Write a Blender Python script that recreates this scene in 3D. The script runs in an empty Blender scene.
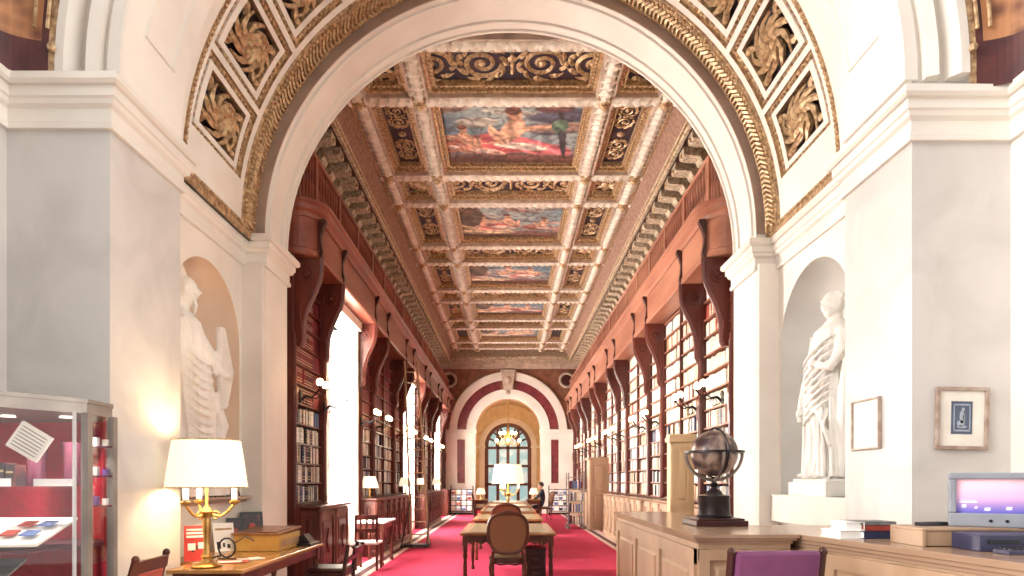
import bpy, bmesh, math, random
from mathutils import Vector, Matrix
from math import sin, cos, pi, radians as R_
random.seed(7)
C = bpy.context.scene.collection
SC = bpy.context.scene

# ------------------------------------------------------------------ camera
F = 620.0                      # focal length in pixels of a 1024 px wide frame
EYE = 1.45
cam = bpy.data.objects.new('camera', bpy.data.cameras.new('camera'))
C.objects.link(cam); SC.camera = cam
cam.location = (0, 0, EYE); cam.rotation_euler = (pi/2, 0, 0)
cam.data.sensor_width = 36; cam.data.lens = 36*F/1024
cam.data.shift_x = 4/1024; cam.data.shift_y = 193/1024
cam.data.clip_start = .05; cam.data.clip_end = 200

# ------------------------------------------------------------------ view, world
SC.view_settings.view_transform = 'Standard'; SC.view_settings.look = 'None'
SC.view_settings.gamma = 1; SC.view_settings.use_curve_mapping = False
SC.view_settings.exposure = 0.95
W = bpy.data.worlds.new('sky'); SC.world = W; W.use_nodes = True
nt = W.node_tree; nt.nodes.clear()
wo = nt.nodes.new('ShaderNodeOutputWorld'); wb = nt.nodes.new('ShaderNodeBackground')
tc = nt.nodes.new('ShaderNodeTexCoord'); sp = nt.nodes.new('ShaderNodeSeparateXYZ')
nt.links.new(tc.outputs['Generated'], sp.inputs[0])
def mth(op, a, b):
    m = nt.nodes.new('ShaderNodeMath'); m.operation = op
    for i, v in enumerate((a, b)):
        if v is None: continue
        if isinstance(v, (int, float)): m.inputs[i].default_value = v
        else: nt.links.new(v, m.inputs[i])
    return m.outputs[0]
# overcast daylight: strongest from the two sides and above, weakest from behind the camera
side = mth('POWER', mth('ABSOLUTE', sp.outputs['X'], None), 3.0)
left = mth('MULTIPLY', mth('MAXIMUM', mth('MULTIPLY', sp.outputs['X'], -1.0), 0.0), .5)
up = mth('MULTIPLY', mth('MAXIMUM', sp.outputs['Z'], 0.0), .5)
tot = mth('ADD', mth('ADD', mth('MULTIPLY', side, 2.3), left), mth('ADD', up, .07))
wb.inputs[0].default_value = (1.0, .955, .90, 1); nt.links.new(tot, wb.inputs['Strength']); nt.links.new(wb.outputs[0], wo.inputs[0])
SUN = bpy.data.lights.new('sun', 'SUN'); SUN.energy = .8; SUN.angle = R_(24); SUN.color = (1, .97, .93)
so = bpy.data.objects.new('sun', SUN); C.objects.link(so); so.rotation_euler = Vector((.87, .30, -.28)).to_track_quat('-Z', 'Y').to_euler()
WINDOW_LIGHT = 26.0

# ------------------------------------------------------------------ materials
def lin(c):
    f = lambda u: u/12.92 if u <= .04045 else ((u+.055)/1.055)**2.4
    return tuple(f(x/255) for x in c) + (1,)
MATS = {}
def mat(name, c1, c2=None, scale=4., rough=.5, metal=0., bump=0., bscale=None, stretch=(1,1,1), detail=4, lo=.35, hi=.65, emit=0., kind='noise', dist=0., spec=.5, trans=0.):
    m = bpy.data.materials.new(name); m.use_nodes = True; n = m.node_tree
    b = n.nodes['Principled BSDF']; b.inputs['Roughness'].default_value = rough; b.inputs['Metallic'].default_value = metal
    b.inputs['Specular IOR Level'].default_value = spec
    b.inputs['Base Color'].default_value = lin(c1)
    if trans:
        b.inputs['Transmission Weight'].default_value = trans; b.inputs['IOR'].default_value = 1.45
    tcn = n.nodes.new('ShaderNodeTexCoord'); mp = n.nodes.new('ShaderNodeMapping'); mp.inputs['Scale'].default_value = stretch
    n.links.new(tcn.outputs['Object'], mp.inputs[0])
    if c2 is None: c2 = tuple(max(0, x*.9) for x in c1)
    if kind == 'noise':
        t = n.nodes.new('ShaderNodeTexNoise'); t.inputs['Detail'].default_value = detail; t.inputs['Distortion'].default_value = dist; fac = t.outputs[0]
    elif kind == 'voronoi':
        t = n.nodes.new('ShaderNodeTexVoronoi'); fac = t.outputs['Distance']
    else:
        t = n.nodes.new('ShaderNodeTexWave'); t.inputs['Distortion'].default_value = dist; t.inputs['Detail'].default_value = detail; fac = t.outputs[1]
        if kind == 'rings': t.wave_type = 'RINGS'
    t.inputs['Scale'].default_value = scale
    n.links.new(mp.outputs[0], t.inputs['Vector'])
    r = n.nodes.new('ShaderNodeValToRGB'); r.color_ramp.elements[0].position = lo; r.color_ramp.elements[1].position = hi
    r.color_ramp.elements[0].color = lin(c1); r.color_ramp.elements[1].color = lin(c2)
    n.links.new(fac, r.inputs[0]); n.links.new(r.outputs[0], b.inputs['Base Color'])
    if emit:
        b.inputs['Emission Color'].default_value = lin(c1); b.inputs['Emission Strength'].default_value = emit
    if bump:
        bn = n.nodes.new('ShaderNodeBump'); bn.inputs['Strength'].default_value = bump; bn.inputs['Distance'].default_value = .02
        src = fac
        if bscale:
            t2 = n.nodes.new('ShaderNodeTexNoise'); t2.inputs['Scale'].default_value = bscale; t2.inputs['Detail'].default_value = 5
            n.links.new(mp.outputs[0], t2.inputs['Vector']); src = t2.outputs[0]
        n.links.new(src, bn.inputs['Height']); n.links.new(bn.outputs[0], b.inputs['Normal'])
    MATS[name] = m
    return m
mat('plaster', (236,229,220), (222,214,204), 1.2, .75, bump=.05, bscale=30)
mat('stone', (206,202,198), (188,184,180), 1.6, .45, bump=.04, bscale=14, detail=8, dist=1.2, lo=.4, hi=.75)
mat('statue_marble', (240,236,230), (226,221,214), 3, .45)
mat('niche_plaster', (216,214,209), (204,201,196), 1.5, .7)
mat('niche_ochre', (238,214,190), (226,200,176), 1.5, .7)
mat('cornice_stone', (232,226,217), (220,213,204), 1.5, .55)
mat('tan_reveal', (176,152,136), (158,134,120), 3, .7)
mat('gold', (212,182,140), (150,116,84), 22, .42, .35, bump=.5, detail=3)
mat('pale_gold', (234,214,178), (190,158,118), 26, .45, .15, bump=.5, detail=3)
mat('old_gold', (206,174,132), (138,104,78), 20, .45, .3, bump=.6, detail=3)
mat('pend_left', (112,68,50), (178,124,84), 8, .6, kind='voronoi', lo=.15, hi=.6)
mat('arabesque', (38,30,46), (146,100,60), 7, .5, .1, bump=.6, detail=2, lo=.49, hi=.54, dist=2.2)
mat('arabesque_ground', (30,26,44), (58,34,38), 6, .55)
mat('red_ground', (96,48,44), (70,34,36), 6, .6)
mat('ceiling_frame', (198,178,160), (168,146,130), 5, .6, bump=.1, detail=2)
mat('ceiling_rope', (228,218,204), (204,190,172), 6, .5, bump=.0, detail=2)
mat('cove', (160,124,104), (128,94,80), 14, .6, detail=6)
mat('modillion', (206,190,166), (150,124,98), 20, .55, bump=.4)
mat('frieze_brown', (140,92,66), (112,68,50), 4, .6)
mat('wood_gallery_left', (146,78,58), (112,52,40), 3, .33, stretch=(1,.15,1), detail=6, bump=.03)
mat('wood_gallery_lit', (178,122,98), (146,90,70), 3, .33, stretch=(1,.15,1), detail=6, bump=.03)  # paler copy of the gallery wood: the right side's light is in the colour
mat('wood_bookcase', (114,55,44), (76,32,28), 3, .32, stretch=(1,1,.15), detail=6, bump=.03)
mat('wood_dark', (74,32,28), (50,20,20), 4, .35, stretch=(1,1,.3), detail=6)
mat('wood_pale', (222,196,156), (196,164,124), 3, .42, stretch=(1,1,.12), detail=7)
mat('wood_light', (184,154,126), (156,124,98), 3, .42, stretch=(1,1,.12), detail=7, bump=.03)
mat('wood_light_top', (178,150,126), (146,116,94), 3, .22, stretch=(1,.15,1), detail=7)
mat('wood_cabinet', (124,66,54), (88,40,36), 3, .35, stretch=(1,1,.15), detail=6, bump=.03)
mat('wood_desk', (196,150,92), (160,112,64), 4, .2, stretch=(1,.15,1), detail=7)
mat('wood_table', (168,120,78), (128,80,48), 4, .22, stretch=(1,.15,1), detail=7)
mat('wood_leg', (104,54,36), (72,32,24), 5, .35)
mat('leather_top', (132,116,84), (112,96,70), 8, .3)
mat('cane', (156,104,72), (120,74,50), 60, .6, kind='wave')
mat('carpet', (190,62,90), (170,48,76), 60, .95, bump=.3, detail=2, spec=.1)
mat('floor_strip', (214,190,180), (196,170,160), 4, .5)
mat('floor_strip_dark', (92,40,44), (72,30,34), 4, .7)
mat('parquet', (120,70,48), (92,50,34), 4, .35, stretch=(1,.1,1))
mat('window_glass', (255,250,240), (255,248,238), 1, .3, emit=WINDOW_LIGHT)
mat('far_glass', (150,190,196), (226,232,226), 1.6, .3, emit=.42, lo=.45, hi=.6)
mat('window_frame', (112,66,56), (92,50,44), 4, .4)
mat('panel_red', (128,50,56), (104,36,46), 5, .4)
mat('ochre_wall', (226,206,168), (206,184,144), 3, .7)
mat('ochre_dark', (150,104,62), (110,66,44), 3, .6)
mat('brass', (196,160,96), (150,112,60), 8, .3, .8)
mat('bronze', (66,58,60), (44,38,42), 6, .32, .7)
mat('bronze_light', (156,146,138), (120,110,104), 8, .35, .7)
mat('globe_map', (160,136,122), (70,52,54), 9, .28, .2, detail=6, dist=.4, lo=.42, hi=.58)
mat('iron', (40,32,34), (26,22,24), 8, .45, .5)
mat('bulb', (255,214,150), (255,214,150), 1, .4, emit=16)
mat('shade', (255,241,214), (255,238,208), 1, .8, emit=.42)
mat('violet_glass', (120,84,160), (96,64,140), 8, .3)
mat('rose_glass', (112,58,74), (90,42,60), 8, .15, metal=.2)
mat('candle', (255,250,235), (250,240,220), 1, .5, emit=.6)
mat('paper', (238,234,224), (222,216,206), 4, .8)
mat('paper_white', (250,248,246), (238,236,232), 4, .8)
mat('red_print', (196,48,44), (176,36,36), 4, .5)
mat('black_plastic', (34,32,42), (24,22,30), 6, .35)
mat('grey_metal', (150,142,134), (130,122,116), 6, .4, .4)
mat('white_metal', (226,222,222), (210,206,206), 6, .4, .2)
mat('red_fabric', (190,34,56), (168,24,46), 30, .9, bump=.2)
mat('dark_fabric', (88,18,34), (68,14,28), 30, .9)
mat('red_leather', (186,84,70), (160,66,56), 6, .45)
mat('purple_leather', (124,66,108), (104,52,92), 5, .45)
mat('crt_grey', (146,150,160), (132,136,146), 6, .5)
mat('crt_dark', (52,54,72), (40,42,58), 6, .5)
mat('vcr_blue', (58,58,86), (44,44,70), 6, .45)
mat('yellow_wood', (202,164,92), (184,140,74), 5, .4, stretch=(1,.2,1))
mat('photo_dark', (54,30,36), (120,70,66), 9, .35, lo=.5, hi=.62)
mat('blue_grey', (92,104,124), (78,88,110), 8, .8)
mat('blue_light', (168,178,190), (150,160,176), 8, .8)
mat('frame_wood', (186,170,158), (152,128,114), 12, .4, .2)
mat('skin', (222,176,150), (214,164,138), 4, .6)
mat('suit', (30,30,48), (22,22,38), 9, .8)
mat('hair', (60,40,32), (40,26,22), 20, .6)
mat('glass_clear', (255,255,255), (255,255,255), 1, .02, trans=1.0)
mat('curtain_red', (120,24,40), (96,16,32), 8, .8)
for nm, c in dict(cream=(232,222,200), ivory=(244,240,228), tan=(196,160,120), pale_grey=(206,208,206), pale_green=(186,206,188), pale_blue=(176,190,206), brick_red=(170,66,52), black=(44,36,42), navy=(44,50,86), blue=(90,116,168), brown=(112,62,42), maroon=(104,24,36), crimson=(138,34,48), white=(248,246,244), grey=(134,132,132)).items():
    mat('book_'+nm, c, tuple(x*.84 for x in c), 18, .55)
M = MATS

# glass for the display case: mostly see-through with a weak reflection
g = bpy.data.materials.new('case_glass'); g.use_nodes = True; n = g.node_tree; n.nodes.clear()
o_ = n.nodes.new('ShaderNodeOutputMaterial'); mx = n.nodes.new('ShaderNodeMixShader'); tr = n.nodes.new('ShaderNodeBsdfTransparent'); gl = n.nodes.new('ShaderNodeBsdfGlossy'); fr = n.nodes.new('ShaderNodeFresnel')
gl.inputs['Roughness'].default_value = .03; fr.inputs['IOR'].default_value = 1.5
mf = n.nodes.new('ShaderNodeMath'); mf.operation = 'MULTIPLY'; mf.inputs[1].default_value = .35; n.links.new(fr.outputs[0], mf.inputs[0]); n.links.new(mf.outputs[0], mx.inputs[0]); n.links.new(tr.outputs[0], mx.inputs[1]); n.links.new(gl.outputs[0], mx.inputs[2]); n.links.new(mx.outputs[0], o_.inputs[0])
M['case_glass'] = g
def vcol_mat(name, rough=.6, emit=0):
    m = bpy.data.materials.new(name); m.use_nodes = True; n = m.node_tree; b = n.nodes['Principled BSDF']
    a = n.nodes.new('ShaderNodeVertexColor'); a.layer_name = 'paint'
    if emit: n.links.new(a.outputs[0], b.inputs['Base Color'])
    else:      # brush work: broken darker and lighter paint
        t = n.nodes.new('ShaderNodeTexNoise'); t.inputs['Scale'].default_value = 4.5; t.inputs['Detail'].default_value = 7; t.inputs['Distortion'].default_value = 1.6
        tcn = n.nodes.new('ShaderNodeTexCoord'); n.links.new(tcn.outputs['Object'], t.inputs['Vector'])
        rp = n.nodes.new('ShaderNodeValToRGB'); rp.color_ramp.elements[0].position = .36; rp.color_ramp.elements[1].position = .62
        rp.color_ramp.elements[0].color = (.34, .27, .27, 1); rp.color_ramp.elements[1].color = (1.25, 1.2, 1.12, 1)
        mm = n.nodes.new('ShaderNodeMix'); mm.data_type = 'RGBA'; mm.blend_type = 'MULTIPLY'; mm.inputs[0].default_value = .85
        n.links.new(t.outputs[0], rp.inputs[0]); n.links.new(a.outputs[0], mm.inputs[6]); n.links.new(rp.outputs[0], mm.inputs[7]); n.links.new(mm.outputs[2], b.inputs['Base Color'])
    b.inputs['Roughness'].default_value = rough
    if emit:
        n.links.new(a.outputs[0], b.inputs['Emission Color']); b.inputs['Emission Strength'].default_value = emit
    M[name] = m
vcol_mat('painted'); vcol_mat('screen', .3, .12)

# ------------------------------------------------------------------ mesh builder
class MB:
    def __init__(s): s.v = []; s.f = []; s.mi = []; s.m = 0; s.M = None
    def add(s, vs, fs):
        b = len(s.v)
        for p in vs:
            p = Vector(p)
            s.v.append(s.M @ p if s.M else p)
        for f in fs: s.f.append([b+i for i in f]); s.mi.append(s.m)
        return s
    def box(s, x0, x1, y0, y1, z0, z1):
        return s.obox((x0,y0,z0), (x1-x0,0,0), (0,y1-y0,0), (0,0,z1-z0))
    def obox(s, o, a, b, c):
        o, a, b, c = map(Vector, (o, a, b, c))
        return s.add([o, o+a, o+a+b, o+b, o+c, o+a+c, o+a+b+c, o+b+c], [(0,3,2,1),(4,5,6,7),(0,1,5,4),(1,2,6,5),(2,3,7,6),(3,0,4,7)])
    def prism(s, pts, vec):
        pts = [Vector(p) for p in pts]; vec = Vector(vec); n = len(pts)
        return s.add(pts + [p+vec for p in pts], [list(range(n))[::-1], list(range(n, 2*n))] + [(i, (i+1) % n, n+(i+1) % n, n+i) for i in range(n)])
    def tube(s, pts, r, seg=8, caps=True, closed=False, flat=None):
        pts = [Vector(p) for p in pts]; n = len(pts)
        rs = r if isinstance(r, (list, tuple)) else [r]*n
        vs = []; up = None
        for i, p in enumerate(pts):
            if closed: d = pts[(i+1) % n] - pts[i-1]
            else: d = pts[min(i+1, n-1)] - pts[max(i-1, 0)]
            if d.length < 1e-9: d = Vector((0,0,1))
            d.normalize()
            if up is None:
                up = Vector((0,0,1)) if abs(d.z) < .9 else Vector((1,0,0))
            a = d.cross(up)
            if a.length < 1e-5: a = d.cross(Vector((0,1,0)))
            a.normalize(); b = a.cross(d).normalized(); up = b
            for k in range(seg):
                t = 2*pi*k/seg
                vs.append(p + (a*cos(t) + b*sin(t))*rs[i])
        fs = []
        for i in range(n if closed else n-1):
            j = (i+1) % n
            for k in range(seg): fs.append((i*seg+k, i*seg+(k+1) % seg, j*seg+(k+1) % seg, j*seg+k))
        if caps and not closed: fs += [list(range(seg))[::-1], [(n-1)*seg+k for k in range(seg)]]
        return s.add(vs, fs)
    def cyl(s, p, q, r0, r1=None, seg=12): return s.tube([p, q], [r0, r0 if r1 is None else r1], seg)
    def lathe(s, prof, c=(0,0,0), seg=16, sx=1, sy=1, fold=None):
        vs = []; c = Vector(c); n = len(prof)
        for r, z in prof:
            for k in range(seg):
                t = 2*pi*k/seg; rr = r*(1+(fold(t, z) if fold else 0))
                vs.append(c + Vector((rr*cos(t)*sx, rr*sin(t)*sy, z)))
        fs = [(i*seg+k, i*seg+(k+1) % seg, (i+1)*seg+(k+1) % seg, (i+1)*seg+k) for i in range(n-1) for k in range(seg)]
        fs += [list(range(seg))[::-1], [(n-1)*seg+k for k in range(seg)]]
        return s.add(vs, fs)
    def ball(s, c, r, seg=12, rings=8, sc=(1,1,1)):
        prof = [(max(1e-4, r*sin(pi*i/rings)), -r*cos(pi*i/rings)) for i in range(rings+1)]
        vs = []
        for rr, z in prof:
            for k in range(seg):
                t = 2*pi*k/seg; vs.append(Vector(c) + Vector((rr*cos(t)*sc[0], rr*sin(t)*sc[1], z*sc[2])))
        return s.add(vs, [(i*seg+k, i*seg+(k+1) % seg, (i+1)*seg+(k+1) % seg, (i+1)*seg+k) for i in range(rings) for k in range(seg)])
    def loft(s, rings, seg=24):       # rings: lists of seg points
        vs = [p for r in rings for p in r]; n = len(rings)
        fs = [(i*seg+k, i*seg+(k+1) % seg, (i+1)*seg+(k+1) % seg, (i+1)*seg+k) for i in range(n-1) for k in range(seg)]
        fs += [list(range(seg))[::-1], [(n-1)*seg+k for k in range(seg)]]
        return s.add(vs, fs)
    def sweep(s, path, prof, side=1, caps=True):
        """profile (out, z) swept on a path in XY; 'out' is to the right of travel (side=1) or left (-1)"""
        P = [Vector((p[0], p[1], 0)) for p in path]; n = len(P); vs = []
        for i in range(n):
            d0 = (P[i]-P[i-1]).normalized() if i else (P[1]-P[0]).normalized()
            d1 = (P[i+1]-P[i]).normalized() if i < n-1 else d0
            n0 = Vector((d0.y, -d0.x, 0))*side; n1 = Vector((d1.y, -d1.x, 0))*side
            m = (n0+n1); m = m.normalized() if m.length > 1e-6 else n0
            k = 1/max(.3, m.dot(n0))
            for u, z in prof: vs.append(P[i] + m*u*k + Vector((0, 0, z)))
        q = len(prof)
        fs = [(i*q+k, i*q+(k+1) % q, (i+1)*q+(k+1) % q, (i+1)*q+k) for i in range(n-1) for k in range(q)]
        if caps: fs += [list(range(q))[::-1], [(n-1)*q+k for k in range(q)]]
        return s.add(vs, fs)
    def build(s, name, mats, parent=None, world=True, smooth=False, bevel=0, kind=None, loc=None, recalc=True):
        if isinstance(mats, str): mats = [mats]
        off = Vector((0,0,0))
        if loc is not None: off = Vector(loc)
        p = parent
        if world and loc is None:
            while p is not None: off += p.location; p = p.parent
        me = bpy.data.meshes.new(name)
        me.from_pydata([tuple(v-off) for v in s.v] if (world or loc is not None) else [tuple(v) for v in s.v], [], s.f)
        for mm in mats: me.materials.append(M[mm])
        me.polygons.foreach_set('material_index', s.mi)
        if recalc:
            bm = bmesh.new(); bm.from_mesh(me); bmesh.ops.recalc_face_normals(bm, faces=bm.faces); bm.to_mesh(me); bm.free()
        if smooth:
            me.polygons.foreach_set('use_smooth', [True]*len(me.polygons)); me.set_sharp_from_angle(angle=R_(42))
        o = bpy.data.objects.new(name, me); C.objects.link(o)
        if parent: o.parent = parent
        if loc is not None: o.location = loc
        if kind: o['kind'] = kind
        if bevel:
            b = o.modifiers.new('bevel', 'BEVEL'); b.width = bevel; b.segments = 2; b.limit_method = 'ANGLE'
        return o
def tag(o, label, cat, group=None, kind=None):
    o['label'] = label; o['category'] = cat
    if group: o['group'] = group
    if kind: o['kind'] = kind
    return o
def thing(name, label, cat, loc=(0,0,0), rz=0, group=None):
    o = bpy.data.objects.new(name, None); C.objects.link(o); o.location = loc; o.rotation_euler = (0,0,rz)
    o.empty_display_size = .1
    return tag(o, label, cat, group)
def dup(root, loc, rz, label, group=None):
    r = root.copy(); C.objects.link(r); r.location = loc; r.rotation_euler = (0,0,rz); r['label'] = label
    if group: r['group'] = group
    def rec(a, b):
        for ch in list(a.children):
            c = ch.copy(); C.objects.link(c); c.parent = b; rec(ch, c)
    rec(root, r)
    return r
def arc(cx, cz, r, a0, a1, n): return [(cx + r*cos(a0+(a1-a0)*i/n), cz + r*sin(a0+(a1-a0)*i/n)) for i in range(n+1)]
def arch_wall(B, w0, w1, ul, ur, vtop, uc, Rr, vs, fmap, vbot=0., n=40, jambs=True):
    """slab between depths w0..w1 with an arched opening; fmap(u, v, w) -> point"""
    angs = [pi*i/n for i in range(n+1)]
    for cu, cv in ((ur, vtop), (ul, vtop)): angs.append(math.atan2(cv-vs, cu-uc))
    angs = sorted(set(round(a, 6) for a in angs))
    inn, out = [], []
    for a in angs:
        c, s_ = cos(a), sin(a)
        inn.append((uc+Rr*c, vs+Rr*s_))
        t = 1e9
        if c > 1e-6: t = min(t, (ur-uc)/c)
        if c < -1e-6: t = min(t, (ul-uc)/c)
        if s_ > 1e-6: t = min(t, (vtop-vs)/s_)
        out.append((uc+t*c, vs+t*s_))
    if jambs:
        inn = [(uc+Rr, vbot)] + inn + [(uc-Rr, vbot)]; out = [(ur, vbot)] + out + [(ul, vbot)]
    n_ = len(inn); vs_ = []
    for (a, b) in zip(inn, out):
        vs_ += [fmap(*a, w0), fmap(*b, w0), fmap(*a, w1), fmap(*b, w1)]
    fs = []
    for i in range(n_-1):
        p, q = 4*i, 4*i+4
        fs += [(p, p+1, q+1, q), (p+2, q+2, q+3, p+3), (p, q, q+2, p+2), (p+1, p+3, q+3, q+1)]
    fs += [(0, 2, 3, 1), (4*n_-4, 4*n_-3, 4*n_-1, 4*n_-2)]
    B.add(vs_, fs)
def ring_band(B, prof, cx, cz, a0=0, a1=pi, n=64):
    """profile (radius, y) swept round an arch centre in the XZ plane"""
    q = len(prof); vs = []
    for i in range(n+1):
        a = a0+(a1-a0)*i/n
        for r, y in prof: vs.append((cx+r*cos(a), y, cz+r*sin(a)))
    fs = [(i*q+k, i*q+(k+1) % q, (i+1)*q+(k+1) % q, (i+1)*q+k) for i in range(n) for k in range(q)]
    fs += [list(range(q))[::-1], [n*q+k for k in range(q)]]
    B.add(vs, fs)
def paneled(B, o, u, w, h, nrm, cols, rows=1, fr=.07, t=.025, inner=True):
    """raised stiles and rails with a raised field on a face; o corner, u horizontal unit, nrm outward unit"""
    o, u, nrm = Vector(o), Vector(u), Vector(nrm); z = Vector((0,0,1))
    for i in range(cols+1): B.obox(o + u*((w-fr)*i/cols), u*fr, nrm*t, z*h)
    for j in range(rows+1): B.obox(o + z*((h-fr)*j/rows), u*w, nrm*t*.98, z*fr)
    if inner:
        cw, chh = (w-fr)/cols, (h-fr)/rows
        for i in range(cols):
            for j in range(rows):
                a = o + u*(fr+cw*i) + z*(fr+chh*j); iw, ih = cw-fr, chh-fr; g_ = min(.06, iw*.2)
                if iw > .08 and ih > .08:
                    p = [a+u*g_+z*g_, a+u*(iw-g_)+z*g_, a+u*(iw-g_)+z*(ih-g_), a+u*g_+z*(ih-g_)]
                    e = .02; q = [p[0]+u*e+z*e+nrm*t*.8, p[1]-u*e+z*e+nrm*t*.8, p[2]-u*e-z*e+nrm*t*.8, p[3]+u*e-z*e+nrm*t*.8]
                    B.add(p+q, [(4,5,6,7),(0,1,5,4),(1,2,6,5),(2,3,7,6),(3,0,4,7),(0,3,2,1)])

XC = .06                                   # hall axis
YB = [8.3, 9.4, 11.75, 12.9, 15.25, 16.4, 18.75, 19.9, 22.2, 23.4, 25.7, 26.9]   # bracket stations
YN, YF = 7.8, 27.7
ZC = 7.2
ZS = 4.28

# ================================================================== SETTING
B = MB(); B.box(-7, 7, 7.8, 36, -.3, 0); B.m = 1; B.box(-7, 7, -2, 7.8, -.3, 0); B.build('floor', ['carpet', 'floor_strip'], kind='structure')
B = MB()
for s in (-1, 1):
    for a, b_ in ((2.2, 2.3), (2.42, 2.6)): B.box(*sorted((XC+s*a, XC+s*b_)), 8.0, YF, 0, .006)
B.build('trim_1', 'floor_strip', kind='structure')
B = MB()
for s in (-1, 1): B.box(*sorted((XC+s*2.3, XC+s*2.42)), 8.0, YF, 0, .005)
B.build('trim_2', 'floor_strip_dark', kind='structure')
B = MB(); B.box(-2.8, 2.9, 7.1, 7.8, 0, .008); B.build('trim_3', 'floor_strip', kind='structure')

# --- hall walls
WIN = [(9.4, 11.75), (16.4, 18.75), (23.4, 25.7)]
B = MB()
xo, xi = XC-3.75, XC-3.2
ys = YN
for a, b_ in WIN:
    B.box(xo, xi, ys, a+.12, 0, 7.6); B.box(xo, xi, a+.12, b_-.12, 0, .9); B.box(xo, xi, a+.12, b_-.12, 4.25, 7.6); ys = b_-.12
B.box(xo, xi, ys, YF+.5, 0, 7.6)
B.build('wall_left', 'plaster', kind='structure')
B = MB(); B.box(XC+3.2, XC+3.75, YN, YF+.5, 0, 7.6); B.build('wall_right', 'frieze_brown', kind='structure')
for i, (a, b_) in enumerate(WIN):
    # white plaster reveals on both sides of the bay, window frame and panes
    B = MB()
    for y0, y1 in ((a+.1, a+.24), (b_-.24, b_-.1)): B.box(XC-3.42, XC-2.86, y0, y1, 0, 4.4)
    B.box(XC-3.42, XC-2.8, a+.1, b_-.1, 4.25, 4.42)
    B.build(f'trim_{10+i}', 'plaster', kind='structure', bevel=.01)
    B = MB(); x = XC-3.42; y0, y1 = a+.24, b_-.24
    for yy in (y0, (y0+y1)/2-.03, y1-.06): B.box(x-.05, x+.04, yy, yy+.06, .9, 4.25)
    for zz in (.9, 1.7, 2.5, 3.3, 4.19): B.box(x-.04, x+.03, y0, y1, zz, zz+.05)
    w = B.build(f'window_{i+1}', 'window_frame', kind='structure')
    for k in range(2):
        P = MB(); P.box(x-.02, x-.01, y0+.06+(y1-y0)/2*k, y0-.03+(y1-y0)/2*(k+1), .95, 4.2); P.build('pane', 'window_glass', w)

# --- wall between crossing and hall (arch opening)
AX = .03
B = MB(); arch_wall(B, 7.1, 7.8, -4.2, 4.2, 8.6, AX, 2.81, ZS, lambda u, v, w: (u, w, v))
o = B.build('wall_arch', ['plaster'], kind='structure', smooth=True)
# archivolt mouldings on the soffit of the opening
B = MB()
for y in (7.16, 7.58, 7.73):
    ring_band(B, [(2.815, y), (2.785, y+.01), (2.785, y+.035), (2.80, y+.05), (2.815, y+.05)], AX, ZS)
B.build('trim_4', 'cornice_stone', kind='structure', smooth=True)
# tan strip on the face step round the opening
B = MB(); ring_band(B, [(2.812, 7.1), (2.812, 7.085), (2.935, 7.085), (2.935, 7.1)], AX, ZS)
B.build('trim_5', 'tan_reveal', kind='structure', smooth=True)

# --- coffered barrel vault
RV = 2.93; Y0, Y1 = 5.2, 7.09
def VP(a, y, dr=0): return (AX+(RV+dr)*cos(a), y, ZS+(RV+dr)*sin(a))
B = MB()      # material slots: 0 plaster 1 gold band 2 pale gold 3 dark ground
def vpatch(a0, a1, y0, y1, d0, d1, m, n=4):
    """quad strip: corners (a0,y0,d0)->(a1,y1,d1)"""
    B.m = m
def strip(pa, pb, m, n=5):
    """two polylines in (a,y,dr) space given by end points"""
    vs = []
    for i in range(n+1):
        t = i/n
        for p, q in (pa, pb): vs.append(VP(*[p[k]+(q[k]-p[k])*t for k in range(3)]))
    B.m = m; B.add(vs, [(2*i, 2*i+1, 2*i+3, 2*i+2) for i in range(n)])
def ringrect(r0, r1, m):
    """between two nested rects (a0,a1,y0,y1,dr)"""
    c0 = [(r0[0], r0[2], r0[4]), (r0[1], r0[2], r0[4]), (r0[1], r0[3], r0[4]), (r0[0], r0[3], r0[4])]
    c1 = [(r1[0], r1[2], r1[4]), (r1[1], r1[2], r1[4]), (r1[1], r1[3], r1[4]), (r1[0], r1[3], r1[4])]
    for k in range(4): strip((c0[k], c0[(k+1) % 4]), (c1[k], c1[(k+1) % 4]), m)
D = R_(15)
cy0, cy1 = 5.66, 6.62
for k in range(1, 12):
    a = k*D; h = D/2
    r = (a-h, a+h, cy0-.08, cy1+.08, 0)
    def ins(r, da, dy, dr): return (r[0]+da/RV, r[1]-da/RV, r[2]+dy, r[3]-dy, r[4]+dr)
    r1 = ins(r, .03, .045, 0); ringrect(r, r1, 0)
    r2 = ins(r1, .0, .0, .03); ringrect(r1, r2, 2)
    r3 = ins(r2, .055, .075, .02); ringrect(r2, r3, 1)
    r4 = ins(r3, .0, .0, -.025); ringrect(r3, r4, 0)
    r5 = ins(r4, .05, .075, 0); ringrect(r4, r5, 0)
    r6 = ins(r5, .0, .0, .1); ringrect(r5, r6, 2)
    strip(((r6[0], r6[2], r6[4]), (r6[1], r6[2], r6[4])), ((r6[0], r6[3], r6[4]), (r6[1], r6[3], r6[4])), 3)
    # egg beads in the gold channel
    B.m = 2
    na, ny = 9, 15
    for i in range(na):
        aa = r2[0] + .03/RV + (r2[1]-r2[0]-.06/RV)*i/(na-1)
        for yy in (r2[2]+.04, r2[3]-.04): B.ball(VP(aa, yy, .035), .026, 6, 4)
    for i in range(1, ny-1):
        yy = r2[2]+.04+(r2[3]-r2[2]-.08)*i/(ny-1)
        for aa in (r2[0]+.03/RV, r2[1]-.03/RV): B.ball(VP(aa, yy, .035), .026, 6, 4)
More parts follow.
